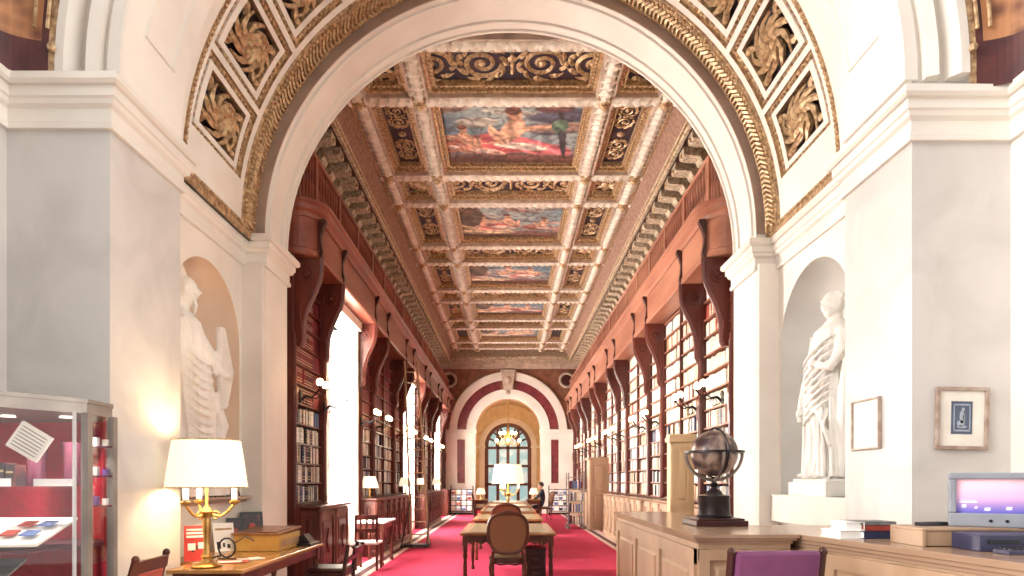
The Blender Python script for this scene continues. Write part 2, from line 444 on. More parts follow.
# plain zones: ends below first coffer and the two edge bands
for a0, a1 in ((0, D/2), (pi-D/2, pi)): strip(((a0, cy0-.08, 0), (a0, cy1+.08, 0)), ((a1, cy0-.08, 0), (a1, cy1+.08, 0)), 0)
def band(y0, y1, d0, d1, m, n=96):
    vs = []
    for i in range(n+1):
        a = pi*i/n; vs += [VP(a, y0, d0), VP(a, y1, d1)]
    B.m = m; B.add(vs, [(2*i, 2*i+1, 2*i+3, 2*i+2) for i in range(n)])
band(Y0, 5.52, 0, 0, 0); band(5.52, 5.58, 0, 0, 1); band(cy1+.08, cy1+.085, 0, 0, 0)
band(cy1+.085, cy1+.12, 0, -.0, 0); band(cy1+.12, cy1+.13, 0, -.02, 1); band(cy1+.13, 7.07, -.02, -.02, 1); band(7.07, 7.09, -.02, 0, 2)
B.m = 2
for i in range(170):
    a = pi*(i+.5)/170
    B.ball(VP(a, 6.785, -.025), .026, 6, 4)
    B.tube([VP(a-.012, 6.84, -.02), VP(a+.008, 6.90, -.05), VP(a+.008, 6.97, -.05), VP(a-.012, 7.04, -.02)], .02, 4)
    B.ball(VP(a, 5.55, -.005), .022, 6, 4)
vault = B.build('trim_6', ['plaster', 'old_gold', 'gold', 'arabesque_ground'], kind='structure', smooth=True, recalc=False)
B = MB()
for s in (-1, 1):
    B.m = 0; B.box(*sorted((AX+s*2.925, AX+s*3.06)), 5.27, 7.1, 4.17, ZS+.004); B.m = 1
    for k in range(40): B.ball((AX+s*2.92, 5.32+.044*k, ZS-.015), .02, 6, 4)
B.build('trim_9', ['old_gold', 'gold'], kind='structure', smooth=True)
# outer shell of the vault so that it has thickness
B = MB(); ring_band(B, [(3.12, Y0), (3.25, Y0), (3.25, Y1), (3.12, Y1)], AX, ZS); B.build('trim_7', 'plaster', kind='structure')
# rosettes
def rosette_mesh(sx=.24, sy=.42, petals=9):
    B = MB()
    B.ball((0,0,-.03), .05, 10, 6, (1,1,1))
    for ring, (rr, ln, tw, hz) in enumerate(((.06, .12, .9, -.03), (.11, .17, 1.3, -.01))):
        for i in range(petals):
            t = 2*pi*i/petals + ring*.3; pts = []; rad = []
            for j in range(6):
                u = j/5; q = t + tw*u; d = rr*.5 + ln*u
                sc = 1+.5*abs(sin(q)); pts.append((d*cos(q), d*sin(q)*sc*1.15, hz - .05*sin(pi*u*.8))); rad.append(.012+.024*sin(pi*min(1, u+.1)))
            B.tube(pts, rad, 5)
    for sx_, sy_ in ((1,1),(-1,1),(1,-1),(-1,-1)):
        pts = [(sx_*(.1+.12*u)+.03*sin(6*u)*sx_, sy_*(.2+.22*u), -.02-.03*sin(pi*u)) for u in [i/6 for i in range(7)]]
        B.tube(pts, [.02, .035, .035, .03, .03, .02, .008], 5)
    return B
RO = None
for k in range(1, 12):
    a = k*D
    if RO is None:
        RO = rosette_mesh().build('rosette', 'gold', None, smooth=True); o = RO
    else:
        o = RO.copy(); C.objects.link(o)
    o.parent = vault
    p = Vector(VP(a, (cy0+cy1)/2, .1)); nrm = Vector((cos(a), 0, sin(a)))    # local +z = outward
    ex = Vector((0,1,0)).cross(nrm)
    o.matrix_local = Matrix.Translation(p) @ Matrix((ex*1.12, Vector((0,1.12,0)), nrm)).transposed().to_4x4()

# --- first arch order (plain, nearer), its face mouldings and soffit panel lines
B = MB(); arch_wall(B, 4.4, 5.2, -4.2, 4.2, 8.6, AX, 2.77, ZS, lambda u, v, w: (u, w, v), jambs=False, n=64)
B.build('wall_arch_near', 'plaster', kind='structure', smooth=True)
B = MB()
ring_band(B, [(2.77,4.4),(2.77,4.37),(2.86,4.37),(2.86,4.4)], AX, ZS)
ring_band(B, [(2.90,4.4),(2.90,4.34),(2.97,4.31),(3.0,4.36),(3.0,4.4)], AX, ZS)
ring_band(B, [(3.06,4.4),(3.06,4.35),(3.11,4.29),(3.17,4.29),(3.20,4.34),(3.2,4.4)], AX, ZS)
a0 = R_(10)
for rr_y in (4.62, 5.0):
    ring_band(B, [(2.775, rr_y-.02),(2.755, rr_y-.01),(2.755, rr_y+.01),(2.775, rr_y+.02)], AX, ZS, a0, pi-a0)
for a in (a0, pi-a0):
    p = Vector((AX+2.765*cos(a), 4.61, ZS+2.765*sin(a))); B.tube([p, p+Vector((0,.4,0))], .012, 6)
B.build('trim_8', 'cornice_stone', kind='structure', smooth=True)

# --- piers, niche walls, side walls
YPL, YPR = 4.33, 4.39
XP = 2.78
def niche_wall(s, name, plaster, nichem, cyn=6.25, Rn=.72, zsill=1.30, zsp=2.95):
    X = AX*0 + s*3.02 + (.05 if s > 0 else 0)
    B = MB()
    arch_wall(B, 0, .02, 5.0, 7.15, ZS+.1, cyn, Rn, zsp, lambda u, v, w: (X + s*w, u, v), vbot=zsill, n=32)
    B.box(*sorted((X, X+s*.3)), 5.0, 7.15, 0, zsill)
    nseg, B.m = 24, 1
    def P(th, v): return (X + s*.58*sin(th)*1.0, cyn - Rn*cos(th), v)
    vs = []
    zz = [zsill, 1.9, 2.5, zsp]
    for z in zz:
        for i in range(nseg+1): vs.append(P(pi*i/nseg, z))
    for j in range(1, 11):
        ph = pi/2*j/10
        for i in range(nseg+1):
            th = pi*i/nseg; vs.append((X + s*.58*sin(th)*cos(ph), cyn - Rn*cos(th)*cos(ph), zsp+Rn*sin(ph)))
    m = nseg+1; nr = len(zz)+10
    fs = [(j*m+i, j*m+i+1, (j+1)*m+i+1, (j+1)*m+i) for j in range(nr-1) for i in range(nseg)]
    B.add(vs, fs)
    B.m = 0; B.box(*sorted((X-s*.0, X+s*.62)), cyn-Rn, cyn+Rn, zsill-.03, zsill)
    B.box(*sorted((X+s*.7, X+s*.85)), 5.0, 7.15, 0, ZS+.1)
    B.build(name, [plaster, nichem], kind='structure', smooth=True)
    return X
XNL = niche_wall(-1, 'wall_niche_left', 'plaster', 'niche_ochre')
XNR = niche_wall(1, 'wall_niche_right', 'plaster', 'niche_plaster')
for s, nm, yp in ((-1, 'left', YPL), (1, 'right', YPR)):
    xp = XP + (.08 if s > 0 else 0); xs = 3.5 + (.06 if s > 0 else 0)
    B = MB(); B.box(*sorted((s*xp, s*4.4)), yp, 5.26, 0, ZS); B.build('wall_pier_'+nm, 'stone', kind='structure')
    B = MB(); B.box(*sorted((s*xs, s*4.4)), 3.5, yp, 0, ZS)
    B.build('wall_side_'+nm, 'stone' if s < 0 else 'plaster', kind='structure')
    # cornice running round everything
    dz = 0.0 if s < 0 else -.05
    prof = [(0, 3.90), (.03, 3.90), (.035, 3.94), (.02, 3.955), (.02, 4.04), (.05, 4.06), (.06, 4.09), (.075, 4.10), (.075, 4.17), (.10, 4.17), (.12, 4.19), (.12, 4.235), (.10, 4.25), (0, 4.25)]
    prof = [(a_, b_+dz) for a_, b_ in prof]
    XN = abs(XNL if s < 0 else XNR)
    path = [(s*xs, 3.5), (s*xs, yp), (s*xp, yp), (s*xp, 5.26), (s*XN, 5.26), (s*XN, 7.1), (AX+s*2.81, 7.1), (AX+s*2.81, 7.82), (s*3.3, 7.82)]
    B = MB(); B.sweep(path, prof, side=(1 if s < 0 else -1)); B.build('trim_%d' % (20+(s > 0)), 'cornice_stone', kind='structure')
    # pendentive
    B = MB(); n = 36; m = 14
    def Ppt(t, u):
        Fp = Vector((AX+s*3.17*cos(t), 4.3, ZS+3.17*sin(t))); Sp = Vector((s*(xs+.02), 4.3-.36-3.17*(1-cos(t)), ZS+3.17*sin(t)))
        p = Fp.lerp(Sp, u); bl = Vector((s, 1, .0)).normalized()*(.22*sin(pi*u)*(Fp-Sp).length)
        return p + bl
    for i in range(n):
        for j in range(m):
            t0, t1 = 1.2*i/n, 1.2*(i+1)/n
            if i == 0: t0 = -.035 if s > 0 else -.01
            B.m = 1 if (j == 0 or j == m-1) else (2 if j in (1, m-2) or i <= 1 else 0)
            B.add([Ppt(t0, j/m), Ppt(t1, j/m), Ppt(t1, (j+1)/m), Ppt(t0, (j+1)/m)], [(0,1,2,3)])
    pend = B.build('trim_%d' % (24+(s > 0)), ['pend_left', 'old_gold', 'red_ground'], kind='structure', smooth=True)
    B = MB()
    for u in (.1, .22, .78, .9):
        B.tube([Ppt(.09+1.1*i/20, u)-Vector((s*.02, .02, 0)) for i in range(21)], .012, 5)
    for k in range(9):
        for u in (.05, .95): B.ball(Ppt(.05+.13*k, u)-Vector((s*.02, .02, 0)), .03, 6, 4)
    for uu in ((.3, .5), (.7, .5)):
        B.tube([Ppt(1.1-.95*i/12, uu[0]+(uu[1]-uu[0])*i/12)-Vector((s*.02, .02, 0)) for i in range(13)], .014, 5)
    B.build('gilded_border', 'gold', pend, smooth=True)
    # arch-wall pilaster strips on niche side
    B = MB(); B.box(*sorted((AX+s*2.815, AX+s*3.1)), 7.03, 7.12, 0, 3.92); B.build('trim_%d' % (26+(s > 0)), 'plaster', kind='structure', bevel=.01)
# ledge under the left niche
B = MB(); B.box(XNL-.02, XNL+.12, 5.5, 7.0, 1.255, 1.285); B.box(XNL-.02, XNL+.07, 5.5, 7.0, 1.22, 1.256)
B.build('trim_28', 'tan_reveal', kind='structure', bevel=.006)
# pedestal band under right niche
B = MB(); B.box(XNR-.1, XNR+.02, 5.4, 7.02, 1.0, 1.30); B.build('trim_29', 'plaster', kind='structure', bevel=.01)

# ================================================================== HALL CEILING
B = MB(); B.box(-3.9, 3.9, 7.6, YF+.6, ZC+.22, ZC+.4)
for s in (-1, 1):           # coves and cornice soffit
    B.m = 1
    B.prism([(XC+s*2.48, 7.8, ZC), (XC+s*2.48, 7.8, ZC+.24), (XC+s*3.3, 7.8, ZC+.24), (XC+s*3.3, 7.8, 6.75), (XC+s*2.66, 7.8, 6.75)], (0, YF-7.8, 0))
ceil = B.build('ceiling', ['red_ground', 'cove'], kind='structure')
XL = [-2.33, -1.4, 1.4, 2.33]
def rope(B, p, q, w, h, pitch=.15, seg=7):
    """half-round twisted moulding hanging below the line p-q"""
    p, q = Vector(p), Vector(q); L = (q-p).length; d = (q-p).normalized(); a = Vector((d.y, -d.x, 0)); n = max(2, int(L/(pitch/5)))
    vs = []
    for i in range(n+1):
        c = p+d*(L*i/n)
        for k in range(seg):
            t = pi*k/(seg-1); rr = 1 + .26*cos(2*pi*(L*i/n)/pitch + (1 if t < pi/2 else -1)*(t-pi/2)*2.2)
            vs.append(c + a*(cos(t)*w*rr) - Vector((0,0,1))*(sin(t)*h*rr))
    B.add(vs, [(i*seg+k, (i+1)*seg+k, (i+1)*seg+k+1, i*seg+k+1) for i in range(n) for k in range(seg-1)])
for i, x in enumerate(XL):
    X = XC+x
    B = MB(); B.box(X-.15, X+.15, 7.8, YF, ZC+.02, ZC+.225); B.m = 1
    rope(B, (X, 7.8, ZC+.02), (X, YF, ZC+.02), .105, .07)
    for e in (-.12, .12): B.m = 0; B.box(X+e-.02, X+e+.02, 7.8, YF, ZC-.012, ZC+.02)
    B.build('beam', ['ceiling_frame', 'ceiling_rope'], ceil, smooth=True)
YBM = [8.08] + [y+.0 for y in YB[1:]] + [YF-.12]
YBM[0] = 8.18
for y in YBM:
    B = MB(); B.box(XC-2.5, XC+2.5, y-.12, y+.12, ZC+.01, ZC+.225); B.m = 1
    rope(B, (XC-2.48, y, ZC+.012), (XC+2.48, y, ZC+.012), .09, .06)
    B.m = 0
    for e in (-.1, .1): B.box(XC-2.5, XC+2.5, y+e-.018, y+e+.018, ZC-.01, ZC+.02)
    B.build('cross_beam', ['ceiling_frame', 'ceiling_rope'], ceil, smooth=True)
# gilded bosses at the crossings
boss = None
for y in YBM:
    for x in XL:
        if boss is None:
            B = MB(); B.box(-.1, .1, -.1, .1, -.03, .03); B.lathe([(.08,-.03),(.09,-.05),(.05,-.07),(.06,-.09),(.01,-.13)], seg=10)
            boss = B.build('boss', 'gold', ceil, world=False, smooth=True); o = boss
        else: o = boss.copy(); C.objects.link(o); o.parent = ceil
        o.location = (XC+x, y, ZC-.01)
# scroll relief (gilded arabesque) unit mesh: x length 1, y 1
def scroll_unit(B, cx, cy, r, turns=1.75, sgn=1, z=0):
    pts = []; n = 26; rad = []
    for i in range(n+1):
        u = i/n; a = sgn*turns*2*pi*u; rr = r*(1-.85*u)
        pts.append((cx+rr*cos(a), cy+rr*sin(a), z)); rad.append(.028*(1-.4*u)*r/.2)
    B.tube(pts, rad, 4)
    for k in range(7):
        a = sgn*k*2*pi/7; B.ball((cx+r*1.12*cos(a), cy+r*1.12*sin(a), z), r*.17, 6, 4, (1,1,.5))
    B.ball((cx, cy, z), r*.2, 7, 5, (1,1,.6))
    for k in range(9):       # curling leaves round the scroll
        a = sgn*(k+.4)*2*pi/9; q = [(cx+r*(.92+.36*u)*cos(a+sgn*.55*u*u), cy+r*(.92+.36*u)*sin(a+sgn*.55*u*u), z) for u in (0, .3, .6, .85, 1)]
        B.tube(q, [r*.05, r*.13, r*.12, r*.07, r*.02], 4)
def paint_panel(name, x0, x1, y0, y1, z, seed, parent, hue=0):
    """a ceiling painting: plain invented figures on clouds, painted as vertex colours on a flat canvas"""
    rnd = random.Random(seed); nx, ny = 110, 64
    w, h = x1-x0, y1-y0
    sky = [(96,122,142), (148,160,162), (122,98,92), (190,180,164)]
    bl = []
    def blob(cx, cy, rx, ry, c, a=0): bl.append((cx, cy, rx, ry, c, cos(a), sin(a)))
    for k in range(9): blob(rnd.random(), rnd.uniform(.3, 1), rnd.uniform(.08, .3), rnd.uniform(.04, .1), rnd.choice([(176,172,164), (84,84,104), (112,120,128), (150,120,110)]), rnd.uniform(-.4, .4))
    blob(.5, .0, .6, .16, (104,72,66)); 
    def figure(fx, fy, sc, robe, lean):
        skin = (206,160,134)
        blob(fx-.10*sc, fy-.10*sc, .26*sc, .13*sc, robe, -.15*lean); blob(fx+.16*sc*lean, fy-.16*sc, .24*sc, .09*sc, tuple(min(255, c+36) for c in robe), -.35*lean)
        blob(fx+.05*sc*lean, fy-.14*sc, .18*sc, .05*sc, (216,200,190), -.2)
        blob(fx-.02*lean, fy+.08*sc, .075*sc, .17*sc, skin, -.3*lean); blob(fx+.0*sc, fy+.30*sc, .042*sc, .075*sc, (192,142,116)); blob(fx-.01, fy+.35*sc, .05*sc, .05*sc, (112,66,52))
        blob(fx+.16*sc*lean, fy+.13*sc, .15*sc, .028*sc, skin, .12*lean); blob(fx-.12*sc*lean, fy+.02*sc, .035*sc, .13*sc, skin, .3*lean)
    if hue == 0:
        figure(.52, .45, 1.15, (186,84,92), 1); figure(.14, .36, .7, (160,96,84), -1); figure(.25, .28, .5, (196,140,120), 1)
        blob(.88, .5, .025, .4, (64,58,66), .1); blob(.86, .62, .06, .10, (88,112,96)); blob(.8, .88, .14, .05, (110,72,70))
    else:
        for k in range(3): figure(.2+.3*k+rnd.uniform(-.05, .05), .38+rnd.uniform(-.05, .08), rnd.uniform(.6, .85), rnd.choice([(176,120,96), (150,92,82), (120,112,120), (190,160,120), (170,96,90)]), rnd.choice([-1, 1]))
        blob(.1, .6, .12, .28, (96,72,58)); blob(.2, .15, .3, .06, (210,190,160))
    vs = []; cols = []
    for j in range(ny+1):
        for i in range(nx+1):
            u, v = i/nx, 1-j/ny
            vs.append((x0+w*u, y0+h*(1-v), z))
            q = .5+.5*sin(3*u+4*v+seed); c = [sky[0][k]*(1-q)+sky[1][k]*q for k in range(3)]
            q2 = max(0, 1-v*3); c = [c[k]*(1-q2)+sky[2][k]*q2 for k in range(3)]
            wob = .02*sin(23*u+7*v)+.02*sin(31*v-11*u)
            for cx, cy, rx, ry, cc, ca, sa in bl:
                dx, dy = (u-cx), (v-cy); X_, Y_ = dx*ca+dy*sa, -dx*sa+dy*ca
                d = (X_/rx)**2+(Y_/ry)**2+wob*4
                if d < 1.25:
                    t = min(1, (1.25-d)*3); tone = 1+.16*sin(3.5*X_/rx+4*Y_/ry+cx*9)-.12*Y_/ry*(-1)
                    c = [c[k]*(1-t)+cc[k]*tone*t for k in range(3)]
            cols.append(lin([max(0, min(255, x)) for x in c]))
    me = bpy.data.meshes.new(name); me.from_pydata(vs, [], [(j*(nx+1)+i, (j+1)*(nx+1)+i, (j+1)*(nx+1)+i+1, j*(nx+1)+i+1) for j in range(ny) for i in range(nx)])
    at = me.color_attributes.new('paint', 'FLOAT_COLOR', 'POINT'); at.data.foreach_set('color', [x for c in cols for x in c])
    me.materials.append(M['painted']); o = bpy.data.objects.new(name, me); C.objects.link(o); o.parent = parent
    return o
def panel_frame(x0, x1, y0, y1, cream=True):
    B = MB(); z0, z1 = ZC+.0, ZC+.2
    # stepped gilded frame inside a coffer, facing down
    for m, e0, e1, za, zb in ((1, 0, .05, ZC+.05, ZC+.2), (0, .05, .10, ZC+.11, ZC+.2), (1, .10, .12, ZC+.09, ZC+.2)):
        B.m = m
        B.box(x0+e0, x1-e0, y0+e0, y0+e1, za, zb); B.box(x0+e0, x1-e0, y1-e1, y1-e0, za, zb)
        B.box(x0+e0, x0+e1, y0+e1, y1-e1, za, zb); B.box(x1-e1, x1-e0, y0+e1, y1-e1, za, zb)
    B.m = 2; st = .075
    k = int((x1-x0-.1)/st)
    for i in range(k+1):
        x = x0+.05+(x1-x0-.1)*i/k
        for y in (y0+.075, y1-.075): B.ball((x, y, ZC+.108), .023, 5, 3)
    k = max(1, int((y1-y0-.1)/st))
    for i in range(1, k):
        y = y0+.05+(y1-y0-.1)*i/k
        for x in (x0+.075, x1-.075): B.ball((x, y, ZC+.108), .023, 5, 3)
    B.build('panel_frame', ['old_gold', 'gold', 'pale_gold'], ceil)
seed = 3
for i in range(len(YBM)-1):
    y0, y1 = YBM[i]+.12, YBM[i+1]-.12; long = (y1-y0) > 1.4
    for j in range(3):
        x0, x1 = (XC+XL[j]+.15, XC+XL[j+1]-.15)
        panel_frame(x0, x1, y0, y1)
        a0, a1, b0, b1 = x0+.12, x1-.12, y0+.12, y1-.12
        if j == 1 and long:
            paint_panel('ceiling_painting', a0, a1, b0, b1, ZC+.17, seed, ceil, 0 if i == 1 else 1); seed += 1
            continue
        g_ = MB(); g_.box(a0-.02, a1+.02, b0-.02, b1+.02, ZC+.18, ZC+.21); g_.build('panel_ground', 'arabesque_ground', ceil)
        if y0 > 21: 
            continue
        g_ = MB(); cx, cy = (a0+a1)/2, (b0+b1)/2; w, h = a1-a0, b1-b0; z = ZC+.17
        if j == 1:
            r = h*.40
            for s in (-1, 1):
                for q in range(3): scroll_unit(g_, cx+s*(.28+r*2.45*q+r*.5), cy, r, 1.75, s*(1 if q % 2 else -1), z)
            g_.lathe([(.04,-.03),(.07,-.01),(.05,.0)], (cx, cy-.1, z), 8); g_.tube([(cx, cy-.2, z), (cx, cy+.2, z)], .03, 5)
        elif long:
            r = w*.36
            for s in (-1, 1):
                for q in range(2): scroll_unit(g_, cx, cy+s*(.2+r*2.2*q+r), r, 1.75, s*(1 if q % 2 else -1), z)
            g_.ball((cx, cy, z), .07, 8, 5, (1,1,.6))
        else:
            for s in (-1, 1): scroll_unit(g_, cx+s*w*.26, cy, w*.17, 1.5, s, z); g_.tube([(cx, cy+.1*s, z), (cx+.15, cy+.2*s, z), (cx+.3, cy+.1*s, z)], .03, 5)
            g_.ball((cx, cy, z-.02), w*.16, 8, 6, (1,1.2,.5))
        g_.build('scroll_relief', 'pale_gold' if (not long and j != 1) else 'gold', ceil, smooth=True)
# cornice mouldings along the coves with bead line and modillions
for s in (-1, 1):
    B = MB()
    B.sweep([(XC+s*2.66, 7.82), (XC+s*2.66, YF)], [(-.02, 6.72), (.03, 6.72), (.045, 6.75), (.03, 6.80), (.05, 6.86), (.02, 6.90), (-.04, 6.9)], side=(-1 if s > 0 else 1))
    B.m = 1; y = 7.86
    while y < YF:
        B.ball((XC+s*2.615, y, 6.78), .022, 5, 4); y += .075
    B.sweep([(XC+s*2.46, 7.82), (XC+s*2.46, YF)], [(-.02, ZC-.02), (.02, ZC-.03), (.02, ZC+.03), (-.02, ZC+.03)], side=(-1 if s > 0 else 1))
    t = B.build('trim_%d' % (30+(s > 0)), ['modillion', 'gold'], kind='structure')
    B = MB(); y = 7.9
    while y < YF-.1:
        B.prism([(XC+s*2.72, y, 6.76), (XC+s*2.72, y, 6.64), (XC+s*2.75, y, 6.62), (XC+s*2.98, y, 6.60), (XC+s*3.02, y, 6.53), (XC+s*3.2, y, 6.47), (XC+s*3.2, y, 6.76)], (0, .24, 0))
        B.m = 1; B.ball((XC+s*2.90, y+.36, 6.72), .07, 8, 4, (1,1,.6)); B.ball((XC+s*2.72, y+.12, 6.65), .035, 6, 4); B.m = 0
        y += .48
    B.m = 2; B.box(*sorted((XC+s*2.68, XC+s*3.19)), 7.82, YF, 6.742, 6.748); B.m = 0  # dark sheet on the soffit: recess shade between modillions put into the colour
    B.sweep([(XC+s*3.2, 7.82), (XC+s*3.2, YF)], [(-.02, 6.36), (.04, 6.36), (.06, 6.42), (.03, 6.46), (-.02, 6.46)], side=(-1 if s > 0 else 1))
    B.build('modillion_course', ['modillion', 'gold', 'wood_dark'], t)
    # upper wall behind the gallery
    B = MB(); B.box(*sorted((XC+s*3.17, XC+s*3.21)), 7.82, YF, 4.5, 6.4)
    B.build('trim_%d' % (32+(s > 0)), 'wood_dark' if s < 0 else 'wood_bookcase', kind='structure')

# ================================================================== GALLERIES
def gallery(s, label):
    G = thing('gallery', label, 'gallery', (XC+s*2.8, 8.02, 4.42))
    WG = 'wood_gallery_lit' if s > 0 else 'wood_gallery_left'
    sd = -1 if s > 0 else 1
    xg = XC+s*2.57; pth = [(XC+s*3.2, 8.06)] + [(XC+s*(2.92-.35*sin(pi/2*i/8)), 8.06+.35*(1-cos(pi/2*i/8))) for i in range(9)] + [(xg, YF-.02)]
    B = MB()
    B.sweep(pth, [(-.30, 4.42), (0, 4.42), (.02, 4.44), (.02, 4.50), (0, 4.52), (0, 4.92), (-.3, 4.92)], side=sd)
    B.box(*sorted((XC+s*2.8, XC+s*3.19)), 8.1, YF-.02, 4.44, 4.50)
    B.build('fascia', WG, G)
    B = MB(); B.sweep(pth, [(-.3, 4.92), (.02, 4.92), (.04, 4.97), (.09, 5.0), (.10, 5.06), (.13, 5.08), (.13, 5.12), (-.3, 5.12)], side=sd); B.box(*sorted((XC+s*2.8, XC+s*3.19)), 8.1, YF-.02, 5.0, 5.1)
    B.build('gallery_cornice', WG, G)
    pr = [(XC+s*3.18, 8.16)] + [(XC+s*(2.97-.26*sin(pi/2*i/8)), 8.16+.30*(1-cos(pi/2*i/8))) for i in range(9)] + [(XC+s*2.71, YF-.02)]
    B = MB(); B.sweep(pr, [(-.03, 5.86), (.03, 5.86), (.045, 5.89), (.03, 5.92), (-.03, 5.92)], side=sd); B.sweep(pr, [(-.02, 5.12), (.02, 5.12), (.02, 5.22), (-.02, 5.22)], side=sd)
    B.build('rail', WG, G)
    B = MB(); y = 8.5
    while y < YF-.1:
        big = abs((y-8.5) % 1.17) < .06
        if big: B.box(XC+s*2.71-.035, XC+s*2.71+.035, y-.05, y+.05, 5.12, 5.9)
        else: B.lathe([(.018,5.2),(.028,5.3),(.036,5.42),(.02,5.5),(.02,5.6),(.034,5.7),(.018,5.87)], (XC+s*2.71, y, 0), 5)
        y += .13
    for i in range(1, 8):
        t = pi/2*i/8; B.lathe([(.014,5.2),(.028,5.42),(.014,5.5),(.026,5.7),(.012,5.87)], (XC+s*(2.97-.26*sin(t)), 8.16+.30*(1-cos(t)), 0), 5)
    B.build('balustrade', WG, G)
    for y in YB:                           # S-shaped brackets
        B = MB(); w = .11
        out = [(2.90,3.25),(2.835,3.25),(2.80,3.32),(2.80,3.45),(2.795,3.56),(2.77,3.68),(2.72,3.82),(2.655,3.96),(2.60,4.08),(2.575,4.18),(2.57,4.28),(2.56,4.42),(2.9,4.42)]
        B.prism([(XC+s*a, y-w/2, z) for a, z in out], (0, w, 0))
        B.tube([(XC+s*(a-.005), y, z) for a, z in out[1:-1]], .035, 6)
        for r in (.10, .055):
            pts = [(XC+s*2.74+r*cos(t), y-w/2-.005, 4.2+r*sin(t)) for t in [2*pi*i/16 for i in range(16)]]
            B.tube(pts, .013, 5, closed=True)
        B.ball((XC+s*2.74, y-w/2, 4.2), .03, 8, 5)
        B.tube([(XC+s*2.80+.0, y-w/2-.004, 3.4), (XC+s*2.83, y-w/2-.004, 3.7), (XC+s*2.80, y-w/2-.004, 3.95)], .012, 5)
        B.build('bracket', 'wood_bookcase', G, smooth=True)
        B = MB()                           # small console on the fascia
        pf = [(2.575,4.42),(2.545,4.44),(2.53,4.50),(2.55,4.60),(2.56,4.72),(2.53,4.82),(2.49,4.90),(2.49,4.94),(2.575,4.94)]
        B.prism([(XC+s*a, y-.04, z) for a, z in pf], (0, .08, 0)); B.build('console', 'wood_dark', G, smooth=True)
    return G
gallery(-1, 'long reddish wooden gallery with balustrade above the left bookcases and windows')
gallery(1, 'long reddish wooden gallery with balustrade above the right-hand wall of books')

# ================================================================== BOOKCASES AND BOOKS
ZB0, ZB1, NR = 1.16, 4.40, 12
ORD = ['lowest', 'second lowest', 'third', 'fourth', 'fifth', 'sixth', 'seventh', 'eighth', 'ninth', 'tenth', 'eleventh', 'topmost']
NTH = ['nearest', 'second', 'third', 'fourth', 'fifth', 'sixth', 'seventh', 'eighth', 'ninth', 'tenth', 'eleventh', 'twelfth', 'thirteenth']
books = []
def bookcase(s, y0, y1, idx, first=False):
    side = 'left' if s < 0 else 'right'
    T = thing('bookcase', f'tall wooden bookcase against the {side} wall, {NTH[idx]} from the white arch', 'bookcase', (XC+s*3.0, (y0+y1)/2, 0))
    xf, xb = 2.87, 3.19; cols = 2 if (y1-y0) > 1.6 else 1
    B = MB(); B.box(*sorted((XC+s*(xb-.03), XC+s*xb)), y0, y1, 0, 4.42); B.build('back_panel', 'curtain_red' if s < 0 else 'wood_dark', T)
    B = MB(); B.box(*sorted((XC+s*2.84, XC+s*xb)), y0, y1, 0, ZB0-.03); B.build('base', 'wood_bookcase', T)
    nb = cols+1
    ups = [y0 + (y1-y0)*k/cols for k in range(nb)]
    for k, y in enumerate(ups):
        B = MB(); main = (k == 0 or k == cols); w = .075 if main else .035
        a, b_ = (y-w/2, y+w/2)
        if k == 0: a, b_ = y, y+w
        if k == cols: a, b_ = y-w, y
        B.box(*sorted((XC+s*xf, XC+s*(xb-.03))), a, b_, ZB0-.03, 4.42)
        if main:                          # turned half-column front with a bulge
            q = (a+b_)/2; B.box(*sorted((XC+s*(xf-.02), XC+s*xf)), a, b_, ZB0-.03, 3.4)
            B.lathe([(.03,1.13),(.035,1.2),(.025,1.26),(.022,2.3),(.04,2.42),(.05,2.5),(.04,2.58),(.05,2.66),(.022,2.72),(.02,3.3)], (XC+s*(xf-.02), q, 0), 8)
        B.build('upright', 'wood_bookcase', T, smooth=True)
    rh = (ZB1-ZB0)/NR
    for r in range(NR+1):
        z = ZB0+rh*r
        B = MB(); B.box(*sorted((XC+s*(xf+.015), XC+s*(xb-.03))), y0+.07, y1-.07, z-.022, z); B.build('shelf', 'wood_gallery_lit' if s > 0 else 'wood_bookcase', T)
    for c in range(cols):
        a = ups[c] + (.085 if c == 0 else .025); b_ = ups[c+1] - (.085 if c == cols-1 else .025)
        for r in range(NR):
            z = ZB0+rh*r; y = a
            upper_red = s < 0 and r >= 5
            if s > 0: pal = random.choice([['ivory','cream'], ['ivory','white'], ['cream','cream','tan'], ['pale_grey','ivory'], ['ivory','pale_green'], ['white','pale_blue','cream'], ['ivory','cream','brick_red'], ['ivory','brown','cream']])
            else: pal = ['maroon', 'crimson', 'maroon', 'maroon'] if upper_red else ['white','ivory','navy','pale_grey','black','blue','cream','brown']
            if s > 0 and r < 5: pal = pal + random.choice([['black'], ['navy', 'white'], ['white'], ['brown']])
            hbase = random.uniform(.78, .9)
            while True:
                t = random.uniform(.034, .06) if not upper_red else .045
                if y+t > b_: break
                if random.random() < (.05 if r >= 5 else .12): y += t*random.choice([1, 1, 2]); continue
                h = rh*(min(.93, hbase+random.uniform(-.07, .05)) if not upper_red else .86)
                books.append((s, idx, r, y+t/2, z, t*.93, h, random.choice(pal), c)); y += t
    return T
idx = 0
segR = [(8.04, 8.3)] 
ystR = [8.3+0] + YB[1:] + [YF-.05]
i = 0
bookcase(1, 8.08, 9.4, 0)
for k in range(1, len(YB)): bookcase(1, YB[k], (YB[k+1] if k+1 < len(YB) else YF-.05), k)
segL = [(8.08, 9.48)] + [(YB[k], YB[k+1]) for k in (2, 3, 4, 6, 7, 8)] + [(25.7, 26.9), (26.9, YF-.05)]
for k, (a, b_) in enumerate(segL): bookcase(-1, a, b_, k)
def pxy(s, y, z): 
    X = XC+s*2.93; return 508+F*X/y, 481-F*(z-EYE)/y
cand = []
for b in books:
    x, yy = pxy(b[0], b[3], b[4]); vis = 296 < x < 726
    cand.append(((0 if vis else 1), b[3], b))
